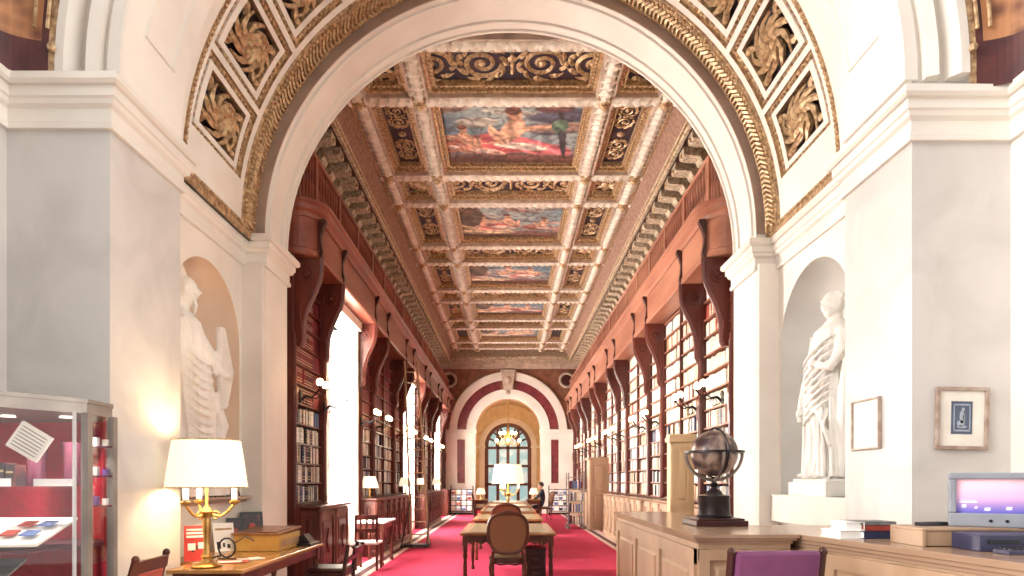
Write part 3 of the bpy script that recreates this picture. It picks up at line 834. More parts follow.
cand.sort(key=lambda t: (t[0], t[1]))
ind = [c[2] for c in cand[:300]]; rest = [c[2] for c in cand[300:]]
BW = .2
def bookgeo(B, x0, s, y, z, t, h, full=True):
    """spine towards the aisle, rounded; pages seen from above"""
    hx = .16 if s > 0 else .16
    xs = lambda a: x0 + s*a
    B.m = 0
    sp_ = [(0.012, -t/2), (0, -t/4), (-.003, 0), (0, t/4), (.012, t/2)]
    top = [(a, b) for a, b in sp_] + [(hx, t/2), (hx, -t/2)]
    B.prism([(xs(a), y+b, z) for a, b in top], (0, 0, h))
    if full:
        B.m = 1; B.box(*sorted((xs(.02), xs(hx-.004))), y-t/2+.004, y+t/2-.004, z+.002, z+h+.001)
        B.m = 2
        for q in (.18, .34, .74, .88): B.prism([(xs(a-.0025), y+b*1.01, z+h*q) for a, b in sp_] + [(xs(.014), y+t/2), (xs(.014), y-t/2)][:0] + [(xs(.012), y+t/2*1.0, z+h*q), (xs(.012), y-t/2, z+h*q)], (0, 0, h*.025))
proto = {}
ONES = 'first second third fourth fifth sixth seventh eighth ninth tenth eleventh twelfth thirteenth fourteenth fifteenth sixteenth seventeenth eighteenth nineteenth twentieth'.split()
def ordn(k): return ONES[k] if k < 20 else ('twenty-' if k < 29 else 'thirty-')+ONES[(k+1) % 10-1] if (k+1) % 10 else ('thirtieth' if k == 29 else 'fortieth')
rowbooks = {}
for b in books: rowbooks.setdefault(b[:3], []).append(b)
for v in rowbooks.values(): v.sort(key=lambda b: b[3])
CN = dict(cream='cream', ivory='ivory', tan='tan', pale_grey='pale grey', pale_green='pale green', pale_blue='pale blue', brick_red='brick red', black='black', navy='navy blue', blue='mid blue', brown='brown', maroon='maroon', crimson='crimson', white='white', grey='grey')
for (s, idx, r, y, z, t, h, col, c) in ind:
    key = (s, col)
    if key not in proto:
        B = MB(); bookgeo(B, 0, s, 0, 0, .05, .25); proto[key] = B.build('book', ['book_'+col, 'paper', 'pale_gold' if col not in ('ivory','white','cream') else 'book_tan'], None, world=False); o = proto[key]
    else: o = proto[key].copy(); C.objects.link(o)
    o.location = (XC+s*2.915, y, z); o.scale = (random.uniform(.9, 1.1), t/.05, h/.25)
    side = 'left' if s < 0 else 'right'
    k_ = rowbooks[(s, idx, r)].index((s, idx, r, y, z, t, h, col, c))
    tag(o, f'{CN[col]} book, {ORD[r]} shelf of the {NTH[idx]} {side} bookcase, {ordn(k_)} from the arch', 'book', f'books in the {NTH[idx]} {side} bookcase')
names = sorted(set(b[7] for b in rest)); 
B = MB()
for (s, idx, r, y, z, t, h, col, c) in rest:
    x0 = XC+s*2.915; B.m = names.index(col); xs = lambda a: x0+s*a
    B.box(*sorted((xs(0), xs(.16))), y-t/2, y+t/2, z, z+h)
o = B.build('books', ['book_'+n_ for n_ in names], recalc=False)
tag(o, 'rows of further small books filling the receding bookcases on both sides', 'books', kind='stuff')

# ================================================================== LOW CABINETS
def low_cabinet(s, y0, y1, label, wood='wood_cabinet', ncol=None):
    T = thing('low_cabinet', label, 'cabinet', (XC+s*2.7, (y0+y1)/2, 0))
    x0, x1 = 2.60, 2.84
    B = MB(); B.box(*sorted((XC+s*x0, XC+s*x1)), y0, y1, .1, 1.07); B.box(*sorted((XC+s*(x0-.03), XC+s*x1)), y0-.02, y1+.02, 0, .12)
    B.build('body', wood, T, bevel=.006)
    B = MB(); sd = -1 if s > 0 else 1
    B.sweep([(XC+s*x1, y0), (XC+s*x0, y0), (XC+s*x0, y1), (XC+s*x1, y1)], [(-.22, 1.06), (.01, 1.06), (.03, 1.08), (.05, 1.09), (.05, 1.115), (-.22, 1.115)], side=sd)
    B.box(*sorted((XC+s*(x0+.1), XC+s*2.86)), y0, y1, 1.07, 1.115)
    B.build('worktop', 'wood_light_top' if wood == 'wood_light' else 'wood_cabinet', T)
    n_ = ncol or max(1, round((y1-y0)/.62)); w = (y1-y0)/n_
    for k in range(n_):
        B = MB(); a = y0+w*k+.05; 
        paneled(B, (XC+s*x0, a, .16), (0,1,0), w-.1, .86, (-s,0,0), 1, 1, .06, .02)
        cz = .62   # carved diamond on the field
        B.prism([(XC+s*(x0-.016), a+(w-.1)/2-.08, cz), (XC+s*(x0-.016), a+(w-.1)/2, cz+.17), (XC+s*(x0-.016), a+(w-.1)/2+.08, cz), (XC+s*(x0-.016), a+(w-.1)/2, cz-.17)], (-s*.018, 0, 0))
        B.build('door', wood, T)
        B = MB(); y = y0+w*k
        B.lathe([(.035,.12),(.04,.2),(.022,.26),(.03,.5),(.02,.7),(.035,.9),(.025,.95),(.04,1.05)], (XC+s*(x0-.015), y+.0 if k else y+.02, 0), 8)
        B.build('column', wood, T, smooth=True)
    B = MB(); paneled(B, (XC+s*x0, y0, .16), (s,0,0), .23, .86, (0,-1,0), 1, 1, .05, .02); B.build('end_panel', wood, T)
    return T
low_cabinet(-1, 8.3, 9.85, 'low reddish carved cabinet below the left shelf nearest the arch')
low_cabinet(-1, 11.85, 16.3, 'long low reddish carved cabinet between first and second left windows')
low_cabinet(-1, 18.85, 23.3, 'low reddish carved cabinet beyond the second left window')
low_cabinet(-1, 25.8, 27.5, 'low carved cabinet at the far end of the left side')
low_cabinet(1, 12.3, 17.2, 'low pale wooden cabinet under the right-hand bookcases', 'wood_light')
low_cabinet(1, 8.4, 12.1, 'low pale wooden cabinet behind the globe counter under the shelves', 'wood_light')
low_cabinet(1, 19.2, 27.3, 'long low pale cabinet at the far end of the right side', 'wood_light', 10)

# tall cabinet and pale pedestal on the right
T = thing('tall_cabinet', 'tall brown panelled cabinet projecting from the far right shelves', 'cabinet', (2.72, 18.5, 0))
B = MB(); B.box(2.40, 3.0, 18.3, 18.9, .08, 2.08); B.box(2.37, 3.02, 18.27, 18.92, 0, .1); B.box(2.36, 3.03, 18.26, 18.93, 2.08, 2.15); B.build('body', 'wood_light', T, bevel=.01)
B = MB(); paneled(B, (2.43, 18.3, .14), (1,0,0), .54, 1.9, (0,-1,0), 1, 2, .07, .025); B.build('door', 'wood_light', T)
T = thing('pedestal_cabinet', 'narrow pale wooden upright cabinet with dark side behind the globe', 'cabinet', (2.37, 8.6, 0))
B = MB(); B.box(2.21, 2.54, 8.45, 8.62, .06, 1.98); B.box(2.19, 2.56, 8.42, 8.65, 1.98, 2.05); B.box(2.20, 2.55, 8.43, 8.64, 2.05, 2.09); B.box(2.19, 2.56, 8.43, 8.64, 0, .08); B.build('body', 'wood_pale', T, bevel=.008)
B = MB(); paneled(B, (2.22, 8.45, 1.1), (1,0,0), .31, .85, (0,-1,0), 1, 1, .05, .02); paneled(B, (2.22, 8.45, .12), (1,0,0), .31, .92, (0,-1,0), 1, 1, .05, .02); B.build('door', 'wood_pale', T)

# ================================================================== SCONCES
def sconce():
    T = thing('wall_sconce', 'x', 'wall lamp', (0,0,0))
    B = MB(); B.lathe([(.03,-.09),(.05,-.05),(.03,0),(.05,.05),(.02,.09)], (0,0,0), 10, .5, 1); B.build('backplate', 'iron', T, world=False, smooth=True)
    for sg in (-1, 1):
        B = MB(); pts = []
        for i in range(13):
            u = i/12; pts.append((.02+.28*u, sg*(.02+.11*u), -.05+.02*sin(2*pi*u)*3*(1-u)+.14*u*u))
        B.tube(pts, .010, 6); B.lathe([(.006,.0),(.03,.015),(.034,.03),(.02,.035)], (.30, sg*.13, .09), 8)
        B.tube([(.10+.05*cos(t), sg*.06, -.06+.05*sin(t)) for t in [2*pi*i/10 for i in range(9)]], .006, 5)
        a = B.build('arm', 'iron', T, world=False, smooth=True)
        B = MB(); B.ball((.30, sg*.13, .165), .048, 12, 8, (1,1,1.15)); B.build('bulb', 'bulb', a, world=False, smooth=True)
    return T
S0 = sconce(); used = False
for s in (-1, 1):
    for k, y in enumerate(YB[:10]):
        side = 'left' if s < 0 else 'right'
        lab = f'lit two-armed iron sconce on a {side} bookcase pillar, {NTH[k]} from the arch'
        loc = (XC+s*2.83, y+(.06 if s > 0 else -.02), 2.58); rz = pi if s > 0 else 0
        if not used: S0.location = loc; S0.rotation_euler = (0,0,rz); S0['label'] = lab; S0['group'] = 'sconces along the bookcases'; used = True
        else: dup(S0, loc, rz, lab, 'sconces along the bookcases')

# ================================================================== FAR WALL AND ROOM BEYOND
FX = 0.0; s_ = 22.4
ZSF = 3.68
B = MB(); arch_wall(B, YF, YF+.5, -3.9, 3.9, 7.6, FX, 1.45, ZSF, lambda u, v, w: (u, w, v))
B.build('wall_far', 'frieze_brown', kind='structure', smooth=True)
B = MB()
ring_band(B, [(1.45, YF), (1.45, YF-.1), (1.86, YF-.1), (1.86, YF)], FX, ZSF)
ring_band(B, [(2.27, YF), (2.27, YF-.12), (2.62, YF-.12), (2.66, YF-.06), (2.66, YF)], FX, ZSF)
for s in (-1, 1):
    B.box(*sorted((FX+s*1.45, FX+s*1.92)), YF-.1, YF, 0, ZSF); B.box(*sorted((FX+s*2.26, FX+s*2.9)), YF-.1, YF, 0, ZSF)
    B.box(*sorted((FX+s*1.9, FX+s*2.3)), YF-.08, YF, 0, 1.35); B.box(*sorted((FX+s*1.9, FX+s*2.3)), YF-.08, YF, 3.3, ZSF)
    B.box(*sorted((FX+s*1.40, FX+s*2.95)), YF-.18, YF, ZSF-.12, ZSF+.06); B.box(*sorted((FX+s*1.43, FX+s*2.9)), YF-.14, YF, 0, .3)
B.build('trim_40', 'plaster', kind='structure', smooth=True)
B = MB()
for a, b_ in ((R_(4), R_(80)), (R_(100), R_(176))): ring_band(B, [(1.87, YF), (1.87, YF-.05), (2.26, YF-.05), (2.26, YF)], FX, ZSF, a, b_, 24)
for s in (-1, 1): B.box(*sorted((FX+s*1.94, FX+s*2.25)), YF-.05, YF, 1.4, 3.25)
B.build('trim_41', 'panel_red', kind='structure', smooth=True)
B = MB(); B.prism([(FX-.2, YF-.25, 5.5), (FX+.2, YF-.25, 5.5), (FX+.3, YF-.25, 6.3), (FX-.3, YF-.25, 6.3)], (0, .25, 0)); B.box(FX-.34, FX+.34, YF-.28, YF, 6.3, 6.38); B.ball((FX, YF-.25, 5.9), .14, 10, 6, (1,.5,1.4)); B.ball((FX, YF-.2, 5.38), .1, 8, 6)
B.build('trim_42', 'ceiling_frame', kind='structure', smooth=True)
B = MB(); B.box(-3.0, 3.1, YF-.3, YF, 6.62, 6.8); B.box(-3.0, 3.1, YF-.2, YF, 6.45, 6.62); B.m = 1
x = -2.9
while x < 2.95: B.box(x, x+.13, YF-.42, YF-.15, 6.66, 6.8); x += .28
B.box(-3.0, 3.1, YF-.48, YF, 6.8, 6.92); B.box(-3.0, 3.1, YF-.35, YF, 6.92, 7.2)
B.build('trim_43', ['ceiling_frame', 'modillion'], kind='structure')
for s in (-1, 1):                       # round medallions in the spandrels
    B = MB(); c = (FX+s*2.62, YF-.06, 5.95)
    B.tube([(c[0]+.30*cos(t), c[1], c[2]+.30*sin(t)) for t in [2*pi*i/24 for i in range(24)]], .06, 8, closed=True)
    B.m = 1; B.prism([(c[0]+.27*cos(t), c[1], c[2]+.27*sin(t)) for t in [2*pi*i/24 for i in range(24)]], (0,.04,0))
    B.build('trim_%d' % (44+(s > 0)), ['ceiling_frame', 'wood_dark'], kind='structure', smooth=True)
# room beyond
B = MB()
for s in (-1, 1): B.box(*sorted((s*1.95, s*2.3)), YF+.5, 34.2, 0, 3.7)
ring_band(B, [(1.95, YF+.5), (2.3, YF+.5), (2.3, 34.2), (1.95, 34.2)], FX, ZSF)
B.build('wall_beyond', 'ochre_wall', kind='structure', smooth=True)
B = MB(); arch_wall(B, 34.0, 34.4, -2.4, 2.4, 6.6, FX, 1.28, 3.35, lambda u, v, w: (u, w, v)); B.build('wall_end', 'ochre_wall', kind='structure', smooth=True)
B = MB(); ring_band(B, [(1.28,34.0),(1.28,33.9),(1.56,33.9),(1.56,34.0)], FX, 3.35)
for s in (-1, 1): B.box(*sorted((s*1.28, s*1.56)), 33.9, 34.0, 0, 3.35); B.box(*sorted((s*1.25, s*1.95)), 33.85, 34.0, 3.25, 3.4)
B.build('trim_46', 'plaster', kind='structure', smooth=True)
B = MB(); ring_band(B, [(1.08,34.05),(1.28,34.05),(1.28,34.2),(1.08,34.2)], FX, 3.35)
for s in (-1, 1): B.box(*sorted((s*1.08, s*1.28)), 34.05, 34.2, 0, 3.35)
for x in (-.56, 0, .56): B.box(x-.08, x+.08, 34.05, 34.2, 0, 3.35+math.sqrt(1.1**2-x*x))
for z in (.0, 1.2, 2.2, 3.2): B.box(-1.2, 1.2, 34.05, 34.18, z, z+.14)
ring_band(B, [(.55,34.06),(.68,34.06),(.68,34.18),(.55,34.18)], FX, 3.35)
for k in range(1, 8):
    t = pi*k/8; B.tube([(.6*cos(t), 34.12, 3.35+.6*sin(t)), (1.15*cos(t), 34.12, 3.35+1.15*sin(t))], .05, 4)
wf = B.build('window_4', 'window_frame', kind='structure', smooth=True)
B = MB(); B.prism([(FX+1.2*cos(pi*i/24), 34.22, 3.35+1.2*sin(pi*i/24)) for i in range(25)] + [(FX-1.2, 34.22, .1), (FX+1.2, 34.22, .1)], (0, .02, 0)); B.build('pane', 'far_glass', wf)
# chandelier in the room beyond
T = thing('chandelier', 'lit brass chandelier hanging in the room beyond the far arch', 'chandelier', (0, 29.6, 3.6))
B = MB(); B.tube([(0,29.6,5.6),(0,29.6,3.9)], .02, 6); B.lathe([(.02,3.1),(.1,3.2),(.06,3.35),(.14,3.5),(.05,3.7),(.03,3.95)], (0,29.6,0), 10); B.build('stem', 'brass', T, smooth=True)
for k in range(12):
    t = 2*pi*k/12; r, zz = (.62, 3.25) if k % 2 else (.36, 3.62)
    B = MB(); B.tube([(r*u*cos(t), 29.6+r*u*sin(t), 3.3+(zz-3.3)*u*u-.12*sin(pi*u)) for u in [i/8 for i in range(9)]], .014, 5); B.lathe([(.01,0),(.04,.02),(.035,.04)], (r*cos(t), 29.6+r*sin(t), zz), 8); a = B.build('arm', 'brass', T, smooth=True)
    B = MB(); B.ball((r*cos(t), 29.6+r*sin(t), zz+.12), .07, 8, 6); B.build('bulb', 'bulb', a, smooth=True)

# ================================================================== READING TABLES
def table(w, L, h, top='wood_table', leg='wood_leg', name='reading_table', label='', loc=(0,0,0), leather=True, cat='table'):
    T = thing(name, label, cat, loc)
    B = MB(); B.box(-w/2, w/2, -L/2, L/2, h-.035, h); B.build('tabletop', top, T, world=False, bevel=.008)
    if leather:
        B = MB(); B.box(-w/2+.12, w/2-.12, -L/2+.12, L/2-.12, h, h+.003); B.build('leather_inlay', 'leather_top', T, world=False)
    B = MB(); i = .05
    for x in (-w/2+i, w/2-i-.02): B.box(x, x+.02, -L/2+i, L/2-i, h-.13, h-.035)
    for y in (-L/2+i, L/2-i-.02):
        B.box(-w/2+i, w/2-i, y, y+.02, h-.13, h-.035)
        for k in range(9): B.ball((-w/2+i+.1+(w-.3)*k/8, y+.01, h-.135), .025, 6, 4)
    B.build('apron', leg, T, world=False)
    for x in (-1, 1):
        for y in (-1, 1):
            B = MB(); a, b_ = x*(w/2-.07), y*(L/2-.07)
            B.box(a-.035, a+.035, b_-.035, b_+.035, h-.18, h-.035)
            B.lathe([(.03,0),(.034,.04),(.018,.09),(.026,.14),(.03,.3),(.022,.38),(.036,.44),(.024,.47),(.034,.53),(.026,h-.18)], (a, b_, 0), 12)
            B.build('leg', leg, T, world=False, smooth=True)
    return T
tabs = [(9.3, 'nearest'), (12.3, 'second'), (15.2, 'third'), (18.2, 'fourth'), (21.2, 'fifth')]
T0 = table(1.3, 1.95, .75, label='long wooden reading table with leather top, nearest of the central row', loc=(0, 9.3, 0)); T0['group'] = 'reading tables down the carpet'
for y, n_ in tabs[1:]: dup(T0, (0, y, 0), 0, f'long wooden reading table with leather top, {n_} of the central row', 'reading tables down the carpet')
def cane_chair(label, loc, rz, up='cane'):
    """medallion-back chair; back towards -y"""
    T = thing('reading_chair', label, 'chair', loc, rz, None)
    def loop(f, n=28): 
        pts = []
        for i in range(n):
            t = 2*pi*i/n; x = .25*f*(abs(cos(t))**.62)*(1 if cos(t) >= 0 else -1); z = .255*f*(abs(sin(t))**.72)*(1 if sin(t) >= 0 else -1)
            if z < 0: x *= 1-.14*(-z/.255)
            pts.append((x, -.24-.10*(z+.3)/.6-(.02*math.cos(x*8)), .785+z))
        return pts
    B = MB(); B.tube(loop(1), .024, 8, closed=True)
    B.tube([(-.1,-.345,1.045),(0,-.35,1.065),(.1,-.345,1.045)], [.012,.024,.012], 6); 
    for s in (-1, 1): B.tube([(s*.19, -.255, .56), (s*.195, -.22, .40)], .022, 6)
    B.tube([(-.18,-.25,.58),(0,-.255,.565),(.18,-.25,.58)], .018, 6)
    B.build('back_frame', 'wood_leg', T, world=False, smooth=True)
    B = MB(); l = loop(.93); B.add([Vector(p)+Vector((0,.008,0)) for p in l]+[Vector(p)-Vector((0,.008,0)) for p in l], [list(range(28)), list(range(28,56))[::-1]] + [(i,(i+1)%28,28+(i+1)%28,28+i) for i in range(28)]); B.build('back_panel', up, T, world=False)
    B = MB(); B.loft([[(.25*c_*(1.0 if s2 > 0 else .9), .24*s2, z) for c_, s2 in [((abs(cos(t))**.5)*(1 if cos(t) >= 0 else -1), (abs(sin(t))**.5)*(1 if sin(t) >= 0 else -1)) for t in [2*pi*i/24 for i in range(24)]]] for z in (.40, .47)], 24); B.build('seat_rail', 'wood_leg', T, world=False, bevel=.01)
    B = MB(); B.ball((0,0,.455), .235, 20, 8, (1,1,.22)); B.build('seat', 'leather_top', T, world=False, smooth=True)
    for sx in (-1, 1):
        for sy in (-1, 1):
            B = MB(); x, y = sx*.2, sy*.19
            B.tube([(x, y, .44), (x*1.08, y*1.08, .34), (x*1.04, y*1.04, .2), (x*.98, y*.98, .08), (x*1.08, y*1.12, .0)], [.03, .034, .022, .014, .02], 8); B.build('leg', 'wood_leg', T, world=False, smooth=True)
    B = MB(); B.tube([(-.2,.2,.41),(-.1,.22,.375),(0,.225,.39),(.1,.22,.375),(.2,.2,.41)], .014, 6); B.tube([(-.2,-.2,.41),(-.1,-.22,.38),(0,-.225,.395),(.1,-.22,.38),(.2,-.2,.41)], .014, 6); B.build('apron', 'wood_leg', T, world=False, smooth=True)
    return T
CH = cane_chair('brown cane-backed chair drawn up to the near end of the nearest table', (0, 8.15, 0), 0); CH['group'] = 'chairs at the reading tables'
dup(CH, (-.03, 11.0, 0), 0, 'brown cane-backed chair between the nearest and second tables', 'chairs at the reading tables')
dup(CH, (-.98, 22.6, 0), -pi/2, 'small chair at the far left lamp desk', 'chairs at the reading tables')
dup(CH, (1.35, 23.2, 0), pi/2+.3, 'small chair under the seated reader', 'chairs at the reading tables')
# dark bin below first table
B = MB(); B.box(.24, .52, 8.55, 8.9, 0.004, .5); B.box(.23, .53, 8.54, 8.91, .5, .53); paneled(B, (.25, 8.55, .04), (1,0,0), .26, .42, (0,-1,0), 1, 2, .03, .01)
tag(B.build('drawer_pedestal', 'wood_dark', None, loc=(.38, 8.72, 0), bevel=.005), 'dark drawer pedestal under the right side of the nearest table', 'drawers')

# ------------------------------------------------------------------ table lamps
def big_lamp(label, loc, sc=1.0):
    T = thing('table_lamp', label, 'lamp', loc); T.scale = (sc,)*3
    B = MB(); B.lathe([(.11,0),(.12,.015),(.10,.03),(.05,.045),(.035,.07),(.045,.09),(.024,.12),(.022,.22),(.030,.30),(.034,.38),(.028,.40),(.045,.42),(.05,.45),(.03,.48),(.012,.50),(.012,.86)], (0,0,0), 16); B.build('column', 'brass', T, world=False, smooth=True)
    B = MB()
    for k in range(3):
        t = pi*2*k/3+.2
        pts = [(.21*u*cos(t), .21*u*sin(t), .46-.07*sin(pi*u)+.05*u) for u in [i/10 for i in range(11)]]
        B.tube(pts, .011, 6); B.lathe([(.012,0),(.038,.012),(.042,.03),(.02,.035),(.02,.05)], (.21*cos(t), .21*sin(t), .505), 10)
        B.tube([(.07*cos(t)+.03*cos(q)*cos(t), .07*sin(t)+.03*cos(q)*sin(t), .42+.03*sin(q)) for q in [2*pi*i/10 for i in range(9)]], .007, 5)
    B.build('arm', 'brass', T, world=False, smooth=True)
    for k in range(3):
        t = pi*2*k/3+.2; B = MB(); B.cyl((.21*cos(t), .21*sin(t), .55), (.21*cos(t), .21*sin(t), .66), .021, None, 12); B.build('candle_sleeve', 'candle', T, world=False, smooth=True)
    B = MB(); seg = 40
    prof = [(.318,.645),(.306,.74),(.292,.84),(.277,.94),(.262,1.03)]
    vs = [(r*cos(2*pi*k/seg), r*sin(2*pi*k/seg)*.8, z) for r, z in prof for k in range(seg)]
    vs += [((r-.006)*cos(2*pi*k/seg), (r-.006)*sin(2*pi*k/seg)*.8, z) for r, z in prof for k in range(seg)]
    n_ = len(prof); fs = []
    for i in range(n_-1):
        for k in range(seg):
            k2 = (k+1) % seg; fs += [(i*seg+k, i*seg+k2, (i+1)*seg+k2, (i+1)*seg+k), ((n_+i)*seg+k, (n_+i+1)*seg+k, (n_+i+1)*seg+k2, (n_+i)*seg+k2)]
    for i in (0, n_-1):
        for k in range(seg): k2 = (k+1) % seg; fs.append((i*seg+k, (n_+i)*seg+k, (n_+i)*seg+k2, i*seg+k2))
    B.add(vs, fs); sh = B.build('lamp_shade', 'shade', T, world=False, smooth=True)
    for r, z in ((.320,.647),(.264,1.028)):
      B = MB(); B.tube([(r*cos(2*pi*k/seg), r*sin(2*pi*k/seg)*.8, z) for k in range(seg)], .006, 5, closed=True)
      B.build('trim_ring', 'pale_gold', sh, world=False, smooth=True)
    L = bpy.data.lights.new('lamp_bulb', 'POINT'); L.energy = 17; L.color = (1, .78, .5); L.shadow_soft_size = .06
    lo = bpy.data.objects.new('lamp_bulb', L); C.objects.link(lo); lo.parent = T; lo.location = (0,0,.82)
    return T
lampL = big_lamp('large brass candelabra lamp with cream shade on the left desk', (-2.44, 5.02, .752), 1.0)
LM = dup(lampL, (-.0, 12.3, .752), 0, 'large cream shaded candelabra lamp glowing on the second central table'); LM.scale = (1.0,)*3
def small_lamp(label, loc, h=.45):
    T = thing('desk_lamp', label, 'lamp', loc)
    B = MB(); B.lathe([(.07,0),(.075,.015),(.03,.03),(.015,.06),(.03,.12),(.014,.18),(.012,.3)], (0,0,0), 12); B.build('base', 'brass', T, world=False, smooth=True)
    B = MB(); B.lathe([(.17,.2),(.15,.3),(.11,.42),(.105,.42)], (0,0,0), 20); B.build('lamp_shade', 'shade', T, world=False, smooth=True)
    return T
SL = small_lamp('small cream lamp on the cabinet by the first left window', (XC-2.73, 11.97, 1.117))
for loc, lab in (((XC-2.73, 16.1, 1.117), 'small cream lamp on the cabinet before the second left window'), ((XC-2.73, 19.0, 1.117), 'small cream lamp on the cabinet past the second left window'), ((XC-2.73, 23.1, 1.117), 'small cream lamp on the cabinet before the third left window'),
                 ((-1.02, 23.5, .752), 'small round shaded lamp on the far left desk'), ((.98, 23.5, .752), 'small round shaded lamp beside the seated reader')):
    dup(SL, loc, 0, lab)
for x, lab in ((-1.05, 'small wooden desk with a lamp, left beyond the table row'), (.95, 'small wooden desk where a dark-suited reader sits')):
    table(.55, 1.1, .75, name='small_desk', label=lab, loc=(x, 23.5, 0), leather=False, cat='desk')
L = bpy.data.lights.new('chandelier_light', 'POINT'); L.energy = 130; L.color = (1, .88, .7); L.shadow_soft_size = .5; lo = bpy.data.objects.new('chandelier_light', L); C.objects.link(lo); lo.parent = bpy.data.objects['chandelier']; lo.location = (0, -.75, -.2)
# seated reader
def figure_skin(name, joints, edges, m, parent=None, sub=2, root=0):
    me = bpy.data.meshes.new(name); me.from_pydata([j[0] for j in joints], edges, []); o = bpy.data.objects.new(name, me); C.objects.link(o)
    if parent: o.parent = parent
    k = o.modifiers.new('skin', 'SKIN'); k.use_smooth_shade = True
    for i, j in enumerate(joints):
        sv = me.skin_vertices[0].data[i]; sv.radius = (j[1], j[1]*(j[2] if len(j) > 2 else 1)); sv.use_root = (i == root)
    s_ = o.modifiers.new('sub', 'SUBSURF'); s_.levels = sub; s_.render_levels = sub
    me.materials.append(M[m]); return o
P = thing('person', 'person in dark suit seated reading at the far right desk', 'person', (1.35, 23.2, 0), .0)
J = [((0,0,.52),.15,.9), ((-.03,0,.75),.14,.8), ((-.06,0,.98),.16,.75), ((-.07,0,1.10),.10,.8), ((-.08,0,1.16),.055),
     ((-.10,.19,1.02),.06), ((-.26,.22,.82),.045), ((-.38,.1,.80),.035), ((-.10,-.19,1.02),.06), ((-.26,-.22,.82),.045), ((-.38,-.1,.80),.035),
     ((-.12,.09,.50),.09), ((-.44,.11,.48),.065), ((-.42,.11,.08),.045), ((-.52,.12,.04),.04), ((-.12,-.09,.50),.09), ((-.44,-.11,.48),.065), ((-.42,-.11,.08),.045), ((-.52,-.12,.04),.04)]
E = [(0,1),(1,2),(2,3),(3,4),(2,5),(5,6),(6,7),(2,8),(8,9),(9,10),(0,11),(11,12),(12,13),(13,14),(0,15),(15,16),(16,17),(17,18)]
figure_skin('body', J, E, 'suit', P)
B = MB(); B.ball((-.13,0,1.27), .1, 16, 12, (.95,.8,1.2)); B.ball((-.235,0,1.26), .02, 8, 6, (1,.8,1.3)); B.ball((-.13,.085,1.26), .022, 6, 5); B.ball((-.13,-.085,1.26), .022, 6, 5); B.cyl((-.08,0,1.12), (-.11,0,1.22), .05); B.build('head', 'skin', P, world=False, smooth=True)
B = MB(); B.ball((-.11,0,1.31), .108, 14, 10, (1,.86,1)); B.build('hair', 'hair', P, world=False, smooth=True)
for s in (-1, 1):
    B = MB(); B.ball((-.42, s*.08, .795), .035, 8, 6, (1.1,.8,.5))
    for k in range(4): B.tube([(-.44, s*.08+(k-1.5)*.016, .795), (-.475-.004*(k % 2), s*.08+(k-1.5)*.018, .792), (-.50, s*.08+(k-1.5)*.018, .778)], .008, 5)
    B.tube([(-.42, s*.05, .795), (-.45, s*.035, .785)], .009, 5); B.build('hand', 'skin', P, world=False, smooth=True)

# ================================================================== LADDER, WHITE DESK, RACKS, TROLLEY
T = thing('library_ladder', 'tall pale wooden ladder leaning against the left shelves', 'ladder', (-1.9, 12.9, 0))
lb, lt = Vector((-2.12, 13.6, 0)), Vector((-2.5, 15.0, 4.35)); wd = Vector((.38, .1, 0))
for s in (0, 1):
    B = MB(); B.tube([lb+wd*s, lt+wd*s*.75], .028, 6); B.build('stile', 'wood_light', T)
for k in range(1, 16):
    u = k/16; B = MB(); B.tube([lb.lerp(lt, u), lb.lerp(lt, u)+wd*(1-.25*u)], .016, 6); B.build('rung', 'wood_light', T)
B = MB(); B.box(-2.3, -1.72, 13.45, 13.78, .03, .07); B.box(-2.28, -1.74, 13.2, 13.25, .03, .06)
for x in (-2.28, -1.74):
    B.box(x-.02, x+.02, 13.2, 13.8, .03, .07)
B.tube([(-2.28,13.25,.05),(-2.2,13.9,1.0)], .014, 6); B.tube([(-1.74,13.25,.05),(-1.74,13.9,1.0)], .014, 6)
B.build('base_frame', 'iron', T)

table(.55, 1.0, .76, 'paper_white', 'wood_cabinet', 'window_desk', 'small white-topped desk standing in the first left window bay', (-2.35, 11.0, 0), False, 'desk')
T = thing('side_chair', 'low reddish chair with pale seat beside the white-topped window desk', 'chair', (-2.3, 10.2, 0))
B = MB(); B.box(-2.5, -2.1, 10.0, 10.4, .42, .46); B.build('seat', 'paper', T, bevel=.01)
for x in (-2.48, -2.14):
    for y in (10.02, 10.36):
        B = MB(); B.box(x, x+.035, y, y+.035, 0, .9 if y < 10.1 else .42); B.build('leg', 'wood_cabinet', T)
B = MB(); B.box(-2.48, -2.12, 10.02, 10.05, .62, .68); B.box(-2.48, -2.12, 10.02, 10.05, .82, .9)
for k in range(3): B.box(-2.4+.1*k, -2.37+.1*k, 10.025, 10.045, .66, .84)
B.build('backrest', 'wood_cabinet', T)

def rack(label, x0, x1, y, h, cols):
    T = thing('magazine_rack', label, 'magazine rack', ((x0+x1)/2, y, 0))
    B = MB()
    for x in (x0, x1): B.obox((x-.02, y-.2, 0), (.04,0,0), (0,.35,0), (0,0,.12)); B.obox((x-.02, y-.15, .1), (.04,0,0), (0,.05,0), (0,.2,h))
    for k in range(5): B.obox((x0, y-.15+.05*k, .15+k*h/5), (x1-x0,0,0), (0,.06,0), (0,0,.03))
    B.box(x0, x1, y-.18, y+.14, .04, .1)
    B.build('frame', 'iron', T)
    for r in range(4):
        n_ = int((x1-x0)/.2)
        for k in range(n_):
            B = MB(); x = x0+.03+(x1-x0-.03)*k/n_
            B.obox((x, y-.14+.05*r, .2+r*h/5), (.16,0,0), (0,.012,0), (0,.04,h/5*.8)); B.m = 1; B.obox((x+.01, y-.143+.05*r, .2+r*h/5+h/5*.5), (.14,0,0), (0,.004,0), (0,.01,h/5*.2))
            B.build('newspaper', [cols[(r*3+k) % len(cols)], 'paper_white'], T)
